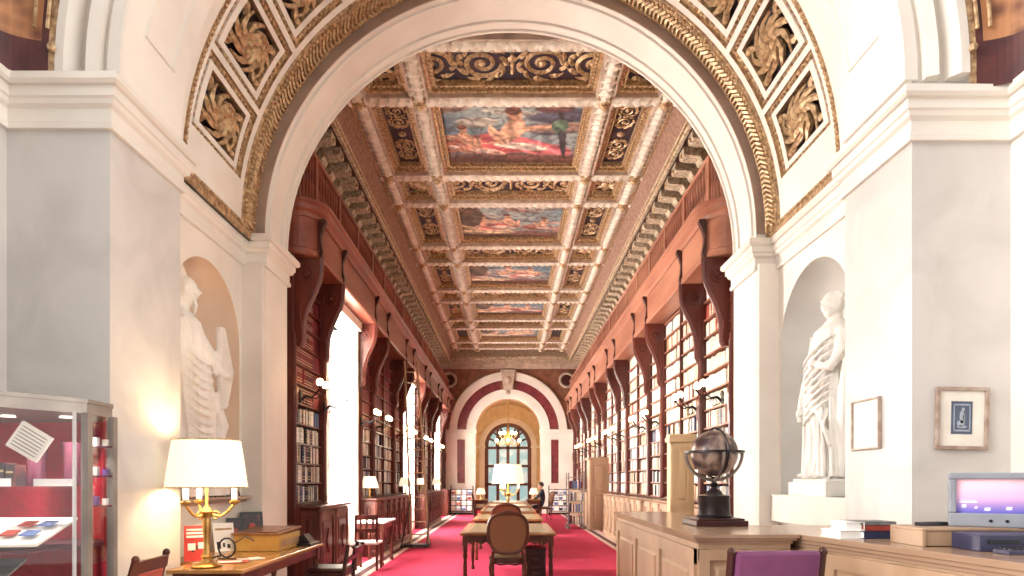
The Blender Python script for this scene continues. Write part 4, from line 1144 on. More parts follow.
rack('low rack of pale and coloured magazines at the far left', -2.45, -1.5, 26.5, 1.15, ['paper', 'book_pale_blue', 'book_blue', 'paper_white', 'book_brick_red'])
rack('low rack of blue and white magazines at the far right', 1.75, 2.75, 26.5, 1.15, ['book_blue', 'paper_white', 'book_navy', 'book_pale_blue'])
T = thing('book_trolley', 'metal book trolley on castors beside the tall brown cabinet', 'trolley', (2.05, 18.9, 0))
B = MB()
for x in (1.82, 2.28):
    for y in (18.6, 19.3): B.box(x-.015, x+.015, y-.015, y+.015, .1, 1.75 if x > 2 else 1.7); B.lathe([(.04,0),(.05,.03),(.05,.07),(.03,.1)], (x, y, 0), 8)
for z in (.15, .5, .85, 1.2, 1.55): B.box(1.8, 2.3, 18.58, 19.32, z, z+.02)
B.build('frame', 'grey_metal', T)
for ti, z in enumerate((.17, .52, .87, 1.22)):
    x = 1.84; k = 0
    while x < 2.22:
        t = random.uniform(.025, .045); B = MB(); B.box(x, x+t-.002, 18.62, 18.8, z+.0005, z+random.uniform(.2, .27)); c = random.choice(['white', 'blue', 'maroon', 'cream', 'grey'])
        o = B.build('book', 'book_'+c, None, loc=(x, 18.7, z)); tag(o, f'{c} book on the {["lowest","second","third","fourth"][ti]} tier of the metal trolley, {ordn(k)} from the left', 'book', 'books on the metal trolley'); x += t; k += 1

# ================================================================== LEFT DESK
T = T = table(.61, 2.14, .75, 'wood_desk', 'wood_leg', 'writing_desk', 'long wooden desk with a large lamp along the left niche wall', (-2.395, 5.96, 0), False, 'desk')
B = MB(); B.box(-3.0, -2.702, 5.3, 6.98, .715, .75); B.box(-2.99, -2.72, 5.32, 6.96, .62, .715); B.build('side_leaf', 'wood_desk', T)
# magazines, poster and photos stand on it
def leaf(name, x, y, z, w, h, lean, rz, mats, label, cat, deco=None, base=None):
    """thin upright card leaning back; faces +local -y"""
    B = MB(); dy = sin(lean); dz = cos(lean)
    B.obox((-w/2, 0, 0), (w,0,0), (0,.008,0), (0,dy*h,dz*h))
    if deco:
        for (m, u0, u1, v0, v1) in deco:
            B.m = m; B.obox((-w/2+u0*w, -.002+dy*h*v0, dz*h*v0), ((u1-u0)*w,0,0), (0,.003,0), (0,dy*h*(v1-v0),dz*h*(v1-v0)))
    o = B.build(name, mats, None, world=False); o.location = (x, y, z); o.rotation_euler = (0,0,rz)
    return tag(o, label, cat)
ZT = .752
leaf('poster', -2.72, 5.42, ZT, .2, .31, .2, .5, ['red_print', 'paper_white', 'iron'], 'red poster card with white lettering leaning at the lamp foot', 'poster', [(1,.1,.9,.66,.72),(1,.1,.75,.76,.82),(1,.1,.85,.86,.91),(1,.15,.45,.3,.5),(1,.55,.9,.34,.52),(2,.48,.56,.32,.44),(2,.3,.4,.25,.3)])
leaf('brochure', -2.84, 5.75, ZT, .14, .30, .25, .7, ['paper', 'book_pale_green', 'red_print'], 'pale green and white brochure standing right behind the lamp', 'brochure', [(1,.1,.9,.1,.5),(2,.1,.6,.75,.8)])
leaf('brochure', -2.80, 6.15, ZT, .2, .29, .3, .75, ['paper_white', 'black_plastic', 'book_tan'], 'white brochure with dark letters left of the dark photographs', 'brochure', [(1,.12,.3,.1,.35),(1,.4,.5,.15,.3),(1,.6,.75,.1,.25),(2,.1,.9,.75,.82)])
def photo(x, y, w, h, label):
    B = MB(); ln = .22
    B.obox((-w/2,0,0),(w,0,0),(0,.015,0),(0,sin(ln)*h,cos(ln)*h)); B.m = 1
    B.obox((-w/2+.03,-.002+.03*sin(ln),.03),(w-.06,0,0),(0,.004,0),(0,sin(ln)*(h-.06),cos(ln)*(h-.06))); B.m = 2
    B.ball((0, sin(ln)*h*.5-.006, h*.5), w*.16, 10, 6, (1,.15,1.3)); B.ball((0, sin(ln)*h*.25-.006, h*.26), w*.24, 10, 6, (1,.12,.7))
    o = B.build('framed_photo', ['black_plastic', 'photo_dark', 'red_leather'], None, world=False, smooth=False); o.location = (x, y, ZT); o.rotation_euler = (0,0,.6); tag(o, label, 'picture')
photo(-2.90, 6.62, .18, .31, 'smaller dark framed photograph standing on the left desk')
photo(-2.84, 6.9, .24, .36, 'larger dark framed photograph, rightmost on the left desk')
# sloping box
T = thing('display_box', 'yellow wooden box with sloping lid on the left desk', 'box', (-2.5, 6.35, ZT))
B = MB(); B.prism([(-2.72,6.15,ZT),(-2.72,6.15,ZT+.16),(-2.27,6.15,ZT+.16),(-2.27,6.15,ZT)], (0,.62,0)); B.build('body', 'yellow_wood', T, bevel=.005)
B = MB(); B.obox((-2.74,6.13,ZT+.16),(.48,0,0),(0,.66,.03),(0,0,.02)); B.obox((-2.5,6.2,ZT+.185),(.18,0,0),(0,.5,.023),(0,0,.006)); B.build('lid', 'wood_table', T, bevel=.004)
B = MB(); B.box(-2.27,-2.265,6.2,6.72,ZT+.04,ZT+.10); B.build('drawer_front', 'wood_light', T)
for (x, y, w, l, rz, m, lab) in ((-2.38, 5.35, .26, .2, .3, 'book_brick_red', 'red and white leaflet lying flat in front of the yellow box'), (-2.55, 5.28, .2, .14, -.2, 'book_pale_green', 'pale green leaflet lying at the near edge of the left desk'), (-2.3, 5.55, .2, .15, .8, 'paper', 'pale paper sheet lying beside the red leaflet')):
    B = MB(); B.box(-w/2, w/2, -l/2, l/2, 0, .006); B.m = 1; B.box(-w/2+.02, w/2-.05, -l/2+.02, l/2-.08, .006, .008)
    o = B.build('leaflet', [m, 'paper_white'], None, world=False); o.location = (x, y, ZT); o.rotation_euler = (0,0,rz); tag(o, lab, 'leaflet')
# reading glass with wire loops
B = MB(); c = Vector((-2.52, 5.55, ZT+.10)); B.tube([c+Vector((.075*cos(t), .01, .085*sin(t))) for t in [2*pi*i/20 for i in range(20)]], .008, 6, closed=True)
B.tube([c+Vector((.07,0,.04)), c+Vector((.16,.02,.1)), c+Vector((.24,.03,.06))], .007, 6); B.tube([c+Vector((-.05,0,-.07)), c+Vector((-.14,0,-.092)), c+Vector((-.2,-.02,-.088))], .008, 6); B.tube([c+Vector((-.07,.0,-.1)), c+Vector((.2,.0,-.1))], .010, 6)
tag(B.build('magnifier', 'iron', None, loc=(c.x, c.y, ZT), smooth=True), 'black wire magnifier on a stand between the lamp and yellow box', 'magnifier')
B = MB(); B.box(-2.45, -2.12, 6.66, 6.99, ZT, ZT+.025); B.prism([(-2.4,6.72,ZT+.025),(-2.22,6.72,ZT+.12),(-2.14,6.72,ZT+.025)], (0,.2,0))
tag(B.build('document_tray', 'black_plastic', None, loc=(-2.3, 6.8, ZT), bevel=.005), 'black tray at the far end of the left desk', 'tray')
B = MB()
for k in range(4): B.tube([(XNL+.08, 5.9+.28*k+.05*cos(t), 1.29+.05*max(0, sin(t))) for t in [pi*i/8 for i in range(9)]], .005, 5)
tag(B.build('wire_hook', 'iron', None, loc=(XNL+.08, 6.3, 1.287)), 'thin wire loops standing on the ledge below the left statue', 'wire')

# chair at lower left
def side_chair(name, label, loc, rz, leather, wood='wood_leg', hb=1.0, w=.44, full=False):
    T = thing(name, label, 'chair', loc, rz)
    for s in (-1, 1):
        B = MB(); B.tube([(s*w/2, -.2, 0), (s*w/2, -.2, .45), (s*w/2, -.25, .75), (s*w/2, -.31, hb)], [.018,.024,.022,.02], 8); B.ball((s*w/2, -.312, hb+.005), .024, 8, 6); B.build('rear_leg', wood, T, world=False, smooth=True)
        B = MB(); B.tube([(s*w/2, .2, 0), (s*w/2, .2, .45)], [.016,.024], 8); B.build('front_leg', wood, T, world=False, smooth=True)
    B = MB()
    if not full: [B.obox((sx-.015, -.25, .6), (.03,0,0), (0,.02,0), (0,-.06,hb-.68)) for sx in (-w/2+.02, w/2-.02)]; B.obox((-w/2, -.32, hb-.085), (w,0,0), (0,.03,0), (0,-.012,.08))
    B.obox((-w/2, -.245, .56), (w,0,0), (0,.03,0), (0,-.01,.06))
    if full: B.obox((-.02, -.25, .58), (.04,0,0), (0,.02,0), (0,-.01,.04))
    B.build('back_rail', wood, T, world=False, bevel=.006); B = MB(); B.box(-w/2, w/2, -.2, .2, .39, .44); B.build('seat_frame', wood, T, world=False, bevel=.006)
    if full: B = MB(); B.prism([(-w/2+.02,-.265,.60),(w/2-.02,-.265,.60),(w/2-.02,-.345,hb+.01),(-w/2+.02,-.345,hb+.01)], (0,.06,0)); B.build('backrest', leather, T, world=False, bevel=.02)
    else: B = MB(); B.prism([(-w/2+.035,-.255,.60),(w/2-.035,-.255,.60),(w/2-.035,-.318,hb-.08),(-w/2+.035,-.318,hb-.08)], (0,.045,0)); B.build('backrest', leather, T, world=False, bevel=.015)
    B = MB(); B.box(-w/2+.01, w/2-.01, -.2, .22, .44, .49); B.build('seat', leather, T, world=False, bevel=.02)
    return T
side_chair('desk_chair', 'brown wooden chair with red leather back at the near end of the desk', (-2.5, 3.78, 0), pi/2+.1, 'red_leather', 'wood_leg', .985, .40)
side_chair('desk_chair', 'purple leather backed chair with dark wooden frame before the counter', (1.41, 3.6, 0), 0.06, 'purple_leather', 'wood_dark', 1.07, .50, full=True)
side_chair('desk_chair', 'dark chair tucked beneath the far end of the left desk', (-2.0, 7.0, 0), pi/2, 'wood_dark', 'wood_dark', .72, .42)

# ================================================================== DISPLAY CASE (left)
case = [(-2.17,3.40),(-2.16,3.18),(-2.56,2.62),(-3.05,2.45),(-3.42,2.7),(-3.42,3.9),(-2.62,4.0)]
T = thing('display_case', 'tall grey-framed glass display case lined in red at left', 'display case', (-2.75, 3.2, 0))
def poly(z, inset=0): 
    c = Vector((-2.78, 3.2)); return [tuple(c + (Vector(p)-c)*(1-inset)) + (z,) for p in case]
B = MB(); B.prism(poly(1.795, 0), (0,0,.055)); B.prism(poly(1.85, -.01), (0,0,.02)); B.build('top_rail', 'grey_metal', T)
B = MB(); B.prism(poly(0), (0,0,.42)); B.build('plinth', 'wood_dark', T)
for i, p in enumerate(case):
    B = MB(); w = .018; B.box(p[0]-w, p[0]+w, p[1]-w, p[1]+w, .42, 1.80); B.m = 1
    if i == 1: B.box(p[0]-.04, p[0]-.028, p[1]-.05, p[1]-.036, .42, 1.80)
    B.build('post', ['grey_metal', 'white_metal'], T)
for i in (0, 1, 2, 3):
    a, b_ = case[i-1] if i else case[0], case[i]
    if i == 0: a, b_ = case[-1], case[0]
    B = MB(); a, b_ = Vector((*a, .42)), Vector((*b_, .42)); nn_ = Vector((-(b_-a).y, (b_-a).x, 0)).normalized()*.004; B.obox(a, b_-a, nn_, (0,0,1.375)); B.build('glass_pane', 'case_glass', T)
B = MB(); B.sweep([(-3.36,2.78),(-3.36,3.62),(-2.34,3.60),(-2.22,3.44)], [(0,.44),(.02,.44),(.02,1.79),(0,1.79)], side=1)
B.build('back_lining', 'red_fabric', T)
B = MB(); B.prism(poly(.42, .03), (0,0,.02)); B.build('floor_lining', 'dark_fabric', T)
B = MB(); B.prism(poly(1.41, .06)[0:], (0,0,.012)); B.build('glass_shelf', 'case_glass', T)
B = MB(); B.prism(poly(1.10, .06), (0,0,.015)); B.build('wood_shelf', 'dark_fabric', T)
for k, (x, y) in enumerate(((-2.62, 3.25), (-2.35, 3.3), (-2.9, 2.9))):
    B = MB(); B.lathe([(.035,1.785),(.03,1.795)], (x, y, 0), 12); B.m = 0
    B.build('spotlight', 'candle', T, smooth=True)
    L = bpy.data.lights.new('case_light', 'SPOT'); L.energy = 9; L.spot_size = 1.9; L.shadow_soft_size = .03; L.color = (1,.93,.9); lo = bpy.data.objects.new('case_light', L); C.objects.link(lo); lo.parent = T; lo.location = Vector((x, y, 1.77))-T.location
# contents
B = MB(); c = Vector((-2.38, 3.08, 1.645)); 
ex, ez = Vector((.11,.05,-.085)), Vector((-.085,.0,-.12))
B.obox(c-ex*.5-ez*.5, ex, ez, Vector((0,.015,.0))); B.m = 1
for k in range(7): B.obox(c-ex*.5-ez*.5+ez*(.12+.12*k)+ex*.1+Vector((0,-.002,0)), ex*.8, ez*.03, (0,.003,0))
tag(B.build('document', ['paper', 'book_grey'], None, loc=c), 'printed old sheet held tilted like a diamond in the glass case', 'document')
B = MB(); B.prism([(-2.45,3.2,1.423),(-2.27,3.2,1.423),(-2.27,3.24,1.423),(-2.45,3.24,1.423)], (0,0,.038))
tag(B.build('name_card', 'paper_white', None, loc=(-2.36,3.2,1.423)), 'long white label card standing on the glass shelf of the case', 'card')
B = MB(); B.box(-2.72, -2.50, 3.10, 3.13, 1.423, 1.463)
tag(B.build('name_card', 'paper_white', None, loc=(-2.61,3.11,1.423)), 'shorter white label card at the left end of the glass shelf', 'card')
for k in range(5):
    B = MB(); x = -2.72+.048*k; h_ = .12-.01*(k % 3); B.box(x, x+.04, 3.12, 3.2, 1.423, 1.423+h_); B.m = 1; B.box(x+.003, x+.037, 3.117, 3.12, 1.423+h_*.6, 1.423+h_*.7)
    tag(B.build('small_book', ['photo_dark', 'old_gold'], None, loc=(x, 3.15, 1.423)), f'small dark bound volume on the glass shelf, {["first","second","third","fourth","fifth"][k]} from the left', 'book', 'small dark volumes in the case')
for k, (x, y) in enumerate(((-2.6, 3.42), (-2.42, 3.45))):
    B = MB(); B.lathe([(.045,0),(.05,.02),(.042,.1),(.05,.2),(.056,.24),(.05,.24),(.04,.12),(.03,.03)], (x, y, 1.423), 16); 
    tag(B.build('glass_vase', 'rose_glass', None, loc=(x, y, 1.423), smooth=True), 'greyish vase on the glass shelf, %s one' % ('left' if k == 0 else 'right'), 'vase')
B = MB(); B.obox((-2.85, 2.9, 1.135), (.60,.06,0), (-.04,.34,.11), (0,0,.012)); B.m = 1
for i in range(2):
    for j in range(2): B.obox((-2.47+.1*i, 3.0+.12*j, 1.182+.039*j), (.065,.006,0), (-.008,.07,.02), (0,0,.006)); B.m = 2 if (i+j) % 2 else 1
tag(B.build('stamp_sheet', ['paper', 'book_brick_red', 'book_blue'], None, loc=(-2.55,3.05,1.116)), 'pale card with four small coloured pictures lying in the lower case', 'card')
B = MB(); B.obox((-2.85, 2.72, .93), (.48,.1,0), (-.05,.3,.12), (0,0,.012)); B.m = 1; B.tube([(-2.62+.12*cos(t), 2.90+.1*sin(t), 1.018+.04*sin(t)) for t in [2*pi*i/20 for i in range(20)]], .006, 5, closed=True)
B.m = 0; B.box(-2.8,-2.5,2.85,3.0,.44,.95)
tag(B.build('document', ['book_grey', 'iron'], None, loc=(-2.7,2.9,.44)), 'grey sheet with a dark ring at the bottom of the case', 'document')
for k in range(3):
    for j in range(3):
        B = MB(); x = -2.2-.05*j; B.box(x, x+.022, 3.36, 3.385, 1.32+.16*k, 1.32+.16*k+.035+.012*j)
        # small items on little steps at the right of the case
        B.m = 1; B.box(x-.005, x+.04, 3.355, 3.41, 1.31+.16*k, 1.32+.16*k)
        tag(B.build('trinket', [['paper_white','violet_glass','paper'][(k+j) % 3], 'rose_glass'], None, loc=(x, 3.38, 1.31+.16*k)), f'tiny pale object at the right end of the case, {["lower","middle","upper"][k]} step, {["right","centre","left"][j]}', 'ornament', 'tiny objects on the case steps')

# ================================================================== STATUES
def statue_finish(o, vox=.014):
    r = o.modifiers.new('remesh', 'REMESH'); r.mode = 'VOXEL'; r.voxel_size = vox; r.use_smooth_shade = True
    s_ = o.modifiers.new('smooth', 'SMOOTH'); s_.factor = .4; s_.iterations = 1
def ring(cx, cy, z, rx, ry, amp, nf, ph, seg=72, tilt=0):
    out = []
    for k in range(seg):
        t = 2*pi*k/seg; f = 1 + amp*sin(nf*t+ph) + amp*.5*sin((nf*2+1)*t+ph*1.7)
        out.append((cx+rx*f*cos(t), cy+ry*f*sin(t), z+tilt*cos(t)))
    return out
def head(B, c, r, face, beard=False, hair=True):
    """face: unit vector in XY"""
    c = Vector(c); f = Vector((face[0], face[1], 0)).normalized(); rt = Vector((-f.y, f.x, 0)); up = Vector((0,0,1))
    def at(a, b, d): return c+f*a*r+rt*b*r+up*d*r
    B.ball(c, r, 20, 14, (.86,.86,1.12)); B.ball(at(.20,0,-.38), r*.74, 14, 10, (.85,.85,1)); B.ball(at(.38,0,-.1), r*.62, 14, 10)
    B.ball(at(.50,0,-.88), r*.25, 10, 8); B.tube([at(.86,0,.22), at(1.04,0,-.1), at(.92,0,-.2)], [r*.09, r*.12, r*.09], 8)
    for s in (-1, 1):
        B.tube([at(.8,s*.15,.32), at(.76,s*.5,.30)], r*.08, 6); B.ball(at(.70,s*.32,.12), r*.12, 8, 6); B.ball(at(.0,s*.86,-.05), r*.18, 8, 6, (.6,.6,1.3)); B.ball(at(.5,s*.42,-.25), r*.26, 8, 6)
    B.tube([at(.82,-.2,-.46), at(.9,0,-.44), at(.82,.2,-.46)], r*.07, 6)
    if hair:
        for k in range(14):
            t = pi*k/13-pi/2
            B.ball(at(-.15+.45*cos(t)*.4, .85*sin(t), .55+.35*cos(t)), r*.24, 8, 6)
        for k in range(8): B.ball(at(-.75, -.5+k*.15, .1-.1*(k % 2)), r*.28, 8, 6)
        B.ball(at(-.95,0,.1), r*.4, 10, 8)
    if beard:
        for k in range(9): B.tube([at(.55,-.4+.1*k,-.6), at(.75-.02*k,-.25+.07*k,-1.2), at(.6,-.15+.04*k,-1.75)], [r*.16, r*.14, r*.06], 6)
# right statue: woman in draped robe, weight on one leg
SX, SY = XNR+.20, 6.22
Z0 = 1.47
T = thing('marble_statue', 'white marble statue of a draped woman in the right niche', 'statue', (SX, SY, 1.30))
B = MB(); B.box(SX-.27, SX+.27, SY-.36, SY+.42, 1.30, 1.44); B.box(SX-.24, SX+.24, SY-.32, SY+.38, 1.44, 1.47); B.build('plinth', 'statue_marble', T, bevel=.008)
B = MB()
rings = []
prof = [(0,.19,.24,-.02,.00,.10),(.08,.17,.21,-.02,.0,.12),(.25,.155,.185,-.01,.0,.11),(.45,.155,.19,.0,.02,.09),(.62,.17,.215,.0,.05,.06),(.75,.185,.235,.0,.06,.05),(.88,.185,.235,.0,.05,.05),(1.0,.165,.205,.0,.03,.045),(1.12,.145,.18,.0,.0,.04),(1.25,.15,.19,.0,-.03,.035),(1.38,.155,.205,.0,-.05,.03),(1.47,.14,.20,.0,-.06,.02),(1.53,.09,.12,.0,-.07,.0),(1.58,.06,.065,.0,-.08,0)]
for z, rx, ry, ox, oy, am in prof: rings.append(ring(SX+ox-.03, SY+oy, Z0+z, rx*1.18, ry*1.12, am*1.25, 11, z*2.2))
B.loft(rings, 72)
SX -= .035
for k in range(7):                       # long slanting folds across the skirt and the mantle
    t = k/6
    B.tube([(SX-.15+.02*k, SY+.20-.05*k, Z0+.95-.03*k), (SX-.20, SY+.05-.05*k, Z0+.80-.045*k), (SX-.17, SY-.12-.03*k, Z0+.74-.07*k)], .018, 6)
for k in range(9):                       # mantle folds falling from the near shoulder to the far hip
    q = Z0+1.40-.075*k; B.tube([(SX-.10, SY-.27, q), (SX-.175, SY-.19, q-.06), (SX-.21, SY-.06, q-.14), (SX-.215, SY+.08, q-.21), (SX-.17, SY+.22, q-.25)], [.006,.016,.02,.016,.006], 6)
for k in range(5): B.tube([(SX-.02-.03*k, SY-.26, Z0+.8), (SX+.0-.035*k, SY-.28, Z0+.4), (SX+.02-.04*k, SY-.30, Z0+.02)], [.010,.022,.026], 6)
for k in range(6): B.tube([(SX-.17+.0*k, SY-.16+.07*k, Z0+.72), (SX-.18, SY-.20+.075*k, Z0+.35), (SX-.19, SY-.24+.08*k, Z0+.02)], [.012,.022,.028], 6)
for k in range(4): B.tube([(SX-.13, SY-.15+.09*k, Z0+1.45), (SX-.17, SY-.12+.07*k, Z0+1.25), (SX-.15, SY-.1+.05*k, Z0+1.05)], .014, 6)
head(B, (SX-.03, SY-.10, Z0+1.72), .118, (-1, -.25))
B.cyl((SX, SY-.09, Z0+1.50), (SX-.01, SY-.10, Z0+1.66), .066)
# arm on the far (left in view) side hanging at the hip with bent wrist, other arm folded at the waist
B.tube([(SX-.02, SY+.14, Z0+1.43), (SX-.05, SY+.24, Z0+1.22), (SX-.08, SY+.33, Z0+1.0), (SX-.10, SY+.38, Z0+.84), (SX-.13, SY+.36, Z0+.74)], [.065,.06,.05,.04,.035], 10)
B.ball((SX-.14, SY+.35, Z0+.69), .045, 10, 8, (1,.8,1.2))
for k in range(4): B.tube([(SX-.12-.015*k, SY+.35, Z0+.67), (SX-.14-.012*k, SY+.32, Z0+.60), (SX-.13-.012*k, SY+.28, Z0+.60)], .011, 5)
B.tube([(SX-.1, SY+.37, Z0+.70), (SX-.15, SY+.31, Z0+.67)], .012, 5)
B.tube([(SX-.02, SY-.24, Z0+1.43), (SX-.06, SY-.30, Z0+1.22), (SX-.14, SY-.26, Z0+1.08), (SX-.2, SY-.12, Z0+1.12)], [.065,.058,.048,.036], 10)
B.ball((SX-.215, SY-.07, Z0+1.14), .04, 8, 6)
for k in range(4): B.tube([(SX-.22, SY-.05, Z0+1.17-.017*k), (SX-.22, SY+.0, Z0+1.18-.018*k)], .011, 5)
B.tube([(SX-.0, SY-.30, Z0+1.2), (SX-.05, SY-.36, Z0+.8), (SX-.02, SY-.30, Z0+.25), (SX-.05, SY-.27, Z0+.02)], [.03,.07,.06,.05], 8)
for s in (-.1, .12): B.ball((SX-.2, SY+s, Z0+.03), .05, 10, 6, (1.7,.9,.7))
o = B.build('figure', 'statue_marble', T, smooth=True); statue_finish(o, .009)
# left statue: bearded, hooded robed figure holding a tapering slab
SX, SY = XNL-.16, 6.12; Z0 = 1.42
T = thing('marble_statue', 'cream marble statue of a bearded robed man holding a slab, left niche', 'statue', (SX, SY, 1.30))
B = MB(); B.box(SX-.25, SX+.25, SY-.42, SY+.42, 1.30, 1.42); B.build('plinth', 'statue_marble', T, bevel=.008)
B = MB(); rings = []
prof = [(0,.22,.33,0,.08,.08),(.3,.20,.31,0,.08,.09),(.55,.20,.31,0,.08,.05),(.75,.21,.33,0,.06,.05),(.95,.21,.32,0,.03,.05),(1.15,.20,.29,0,.0,.05),(1.3,.19,.26,0,-.03,.05),(1.45,.19,.25,0,-.06,.04),(1.58,.16,.22,0,-.08,.03),(1.66,.1,.14,0,-.1,.01),(1.71,.07,.08,0,-.1,0)]
for z, rx, ry, ox, oy, am in prof: rings.append(ring(SX+ox, SY+oy, Z0+z, rx, ry, am, 13, z*2.5))
B.loft(rings, 72)
for k in range(9): B.tube([(SX+.17, SY-.3+.07*k, Z0+.42), (SX+.20, SY-.28+.075*k, Z0+.2), (SX+.22, SY-.28+.08*k, Z0+.01)], [.014,.024,.028], 6)
for k in range(10):
    q = Z0+1.24-.085*k; B.tube([(SX+.13, SY+.26, q+.03), (SX+.19, SY+.16, q-.03), (SX+.215, SY+.04, q-.06), (SX+.21, SY-.1, q-.05), (SX+.19, SY-.22, q), (SX+.13, SY-.32, q+.06)], [.006,.012,.014,.014,.012,.006], 6)
for k in range(4): B.tube([(SX+.10, SY-.25+.06*k, Z0+1.6), (SX+.2, SY+.02+.03*k, Z0+1.35-.03*k), (SX+.2, SY+.2, Z0+1.22-.04*k)], .02, 6)
head(B, (SX+.05, SY-.1, Z0+1.88), .125, (1, .45), beard=True, hair=False)
B.cyl((SX, SY-.1, Z0+1.66), (SX+.03, SY-.1, Z0+1.8), .07)
hood = [(.15,1.72),(.165,1.85),(.15,2.0),(.11,2.1),(.06,2.2),(.02,2.28)]
rings = [[(SX-.03+r*.8*cos(t)-.03, SY-.1+r*sin(t), Z0+z) for t in [2*pi*i/24 for i in range(24)]] for r, z in hood]; B.loft(rings, 24)
B.tube([(SX+.02, SY+.1, Z0+1.52), (SX+.12, SY+.22, Z0+1.3), (SX+.2, SY+.26, Z0+1.15), (SX+.24, SY+.33, Z0+1.12)], [.09,.08,.06,.04], 10)
B.ball((SX+.24, SY+.36, Z0+1.13), .05, 8, 6)
for k in range(4): B.tube([(SX+.26, SY+.36, Z0+1.17-.024*k), (SX+.265, SY+.42, Z0+1.18-.026*k), (SX+.24, SY+.45, Z0+1.175-.026*k)], .013, 5)
B.prism([(SX+.17, SY+.26, Z0+1.62), (SX+.17, SY+.36, Z0+1.62), (SX+.17, SY+.56, Z0+1.18), (SX+.17, SY+.42, Z0+.82), (SX+.17, SY+.36, Z0+.78), (SX+.17, SY+.26, Z0+1.1)], (.06,0,0))
B.tube([(SX+.1, SY+.3, Z0+.95), (SX+.1, SY+.50, Z0+.62), (SX+.05, SY+.44, Z0+.3), (SX+.05, SY+.40, Z0+.02)], [.07,.10,.07,.06], 8)
o = B.build('figure', 'statue_marble', T, smooth=True); statue_finish(o, .010)

# ================================================================== PICTURES ON THE RIGHT PIER
def wall_picture(label, o, u, nrm, w, h, inner, tilt=0, fw=.025):
    T = thing('framed_picture', label, 'picture', o)
    o, u, nrm = Vector(o), Vector(u), Vector(nrm); z = (Vector((0,0,1)) + u*tilt).normalized(); u2 = (u - Vector((0,0,1))*tilt).normalized()
    B = MB(); t = .03
    B.obox(o, u2*w, nrm*t, z*fw); B.obox(o+z*(h-fw), u2*w, nrm*t, z*fw); B.obox(o+z*fw, u2*fw, nrm*t, z*(h-2*fw)); B.obox(o+u2*(w-fw)+z*fw, u2*fw, nrm*t, z*(h-2*fw))
    B.obox(o+u2*.004+z*.004, u2*(w-.008), nrm*.008, z*(h-.008)); B.build('frame', 'frame_wood', T, bevel=.003)
    B = MB(); B.obox(o+u2*fw+z*fw+nrm*.008, u2*(w-2*fw), nrm*.004, z*(h-2*fw)); B.build('mount', 'paper', T)
    if inner:
        B = MB(); a, b_ = .3*w, .25*h
        B.obox(o+u2*a+z*b_+nrm*.012, u2*(w-2*a), nrm*.003, z*(h-1.9*b_)); B.m = 1
        iw, ih = w-2*a, h-1.9*b_; q = o+u2*a+z*b_+nrm*.015
        for (x0, x1, y0, y1) in ((.1,.9,.08,.13),(.1,.9,.87,.92),(.1,.15,.1,.9),(.85,.9,.1,.9)): B.obox(q+u2*iw*x0+z*ih*y0, u2*iw*(x1-x0), nrm*.0015, z*ih*(y1-y0))
        cx = q+u2*iw*.5
        def el(du, dv, ru, rv):
            B.prism([cx+u2*(du+ru*cos(t))*iw+z*(dv+rv*sin(t))*ih for t in [2*pi*i/16 for i in range(16)]], nrm*.002)
        el(.05,.75,.07,.06); el(.0,.52,.11,.2); el(.1,.5,.05,.15); el(-.06,.32,.18,.10); el(0,.22,.25,.04)
        B.build('print', ['blue_grey', 'blue_light'], T)
    else:
        B = MB()
        for k in range(5): B.obox(o+u2*w*.22+z*h*(.25+.12*k)+nrm*.012, u2*w*.56, nrm*.001, z*.004)
        B.build('print', 'book_pale_grey', T)
    return T
wall_picture('framed blue print of a seated figure on the right pier front', (3.012, YPR-.002, 1.675), (1,0,0), (0,-1,0), .37, .44, True, .02)
wall_picture('pale framed sheet hanging between the right statue and the blue print', (XP+.08-.002, 5.12, 1.70), (0,-1,0), (-1,0,0), .38, .40, False, .0, .014)
B = MB(); B.lathe([(.0,0),(.008,.0),(.008,.012)], (3.24, YPR-.01, 1.62), 6)

# ================================================================== COUNTERS (right)
ZK = 1.10
T = thing('counter', 'pale panelled wooden counter carrying the bronze globe', 'counter', (1.6, 5.5, 0))
B = MB(); B.box(1.25, 1.86, 4.08, 7.05, .08, ZK-.05); B.box(1.23, 1.88, 4.06, 7.07, 0, .1); B.build('body', 'wood_light', T, bevel=.004)
B = MB(); B.box(1.205, 1.90, 4.035, 7.09, ZK-.022, ZK); B.box(1.22, 1.885, 4.05, 7.075, ZK-.04, ZK-.022); B.box(1.238, 1.868, 4.068, 7.057, ZK-.06, ZK-.04)
B.build('worktop', 'wood_light_top', T)
B = MB(); paneled(B, (1.25, 4.1, .14), (0,1,0), 2.93, .86, (-1,0,0), 3, 1, .1, .022); B.build('side_panel', 'wood_light', T)
B = MB(); paneled(B, (1.252, 4.08, .14), (1,0,0), .60, .86, (0,-1,0), 2, 1, .07, .022); B.build('end_panel', 'wood_light', T)
B = MB(); B.obox((1.2,4.03,0),(.02,0,0),(0,.02,0),(0,0,.0001))
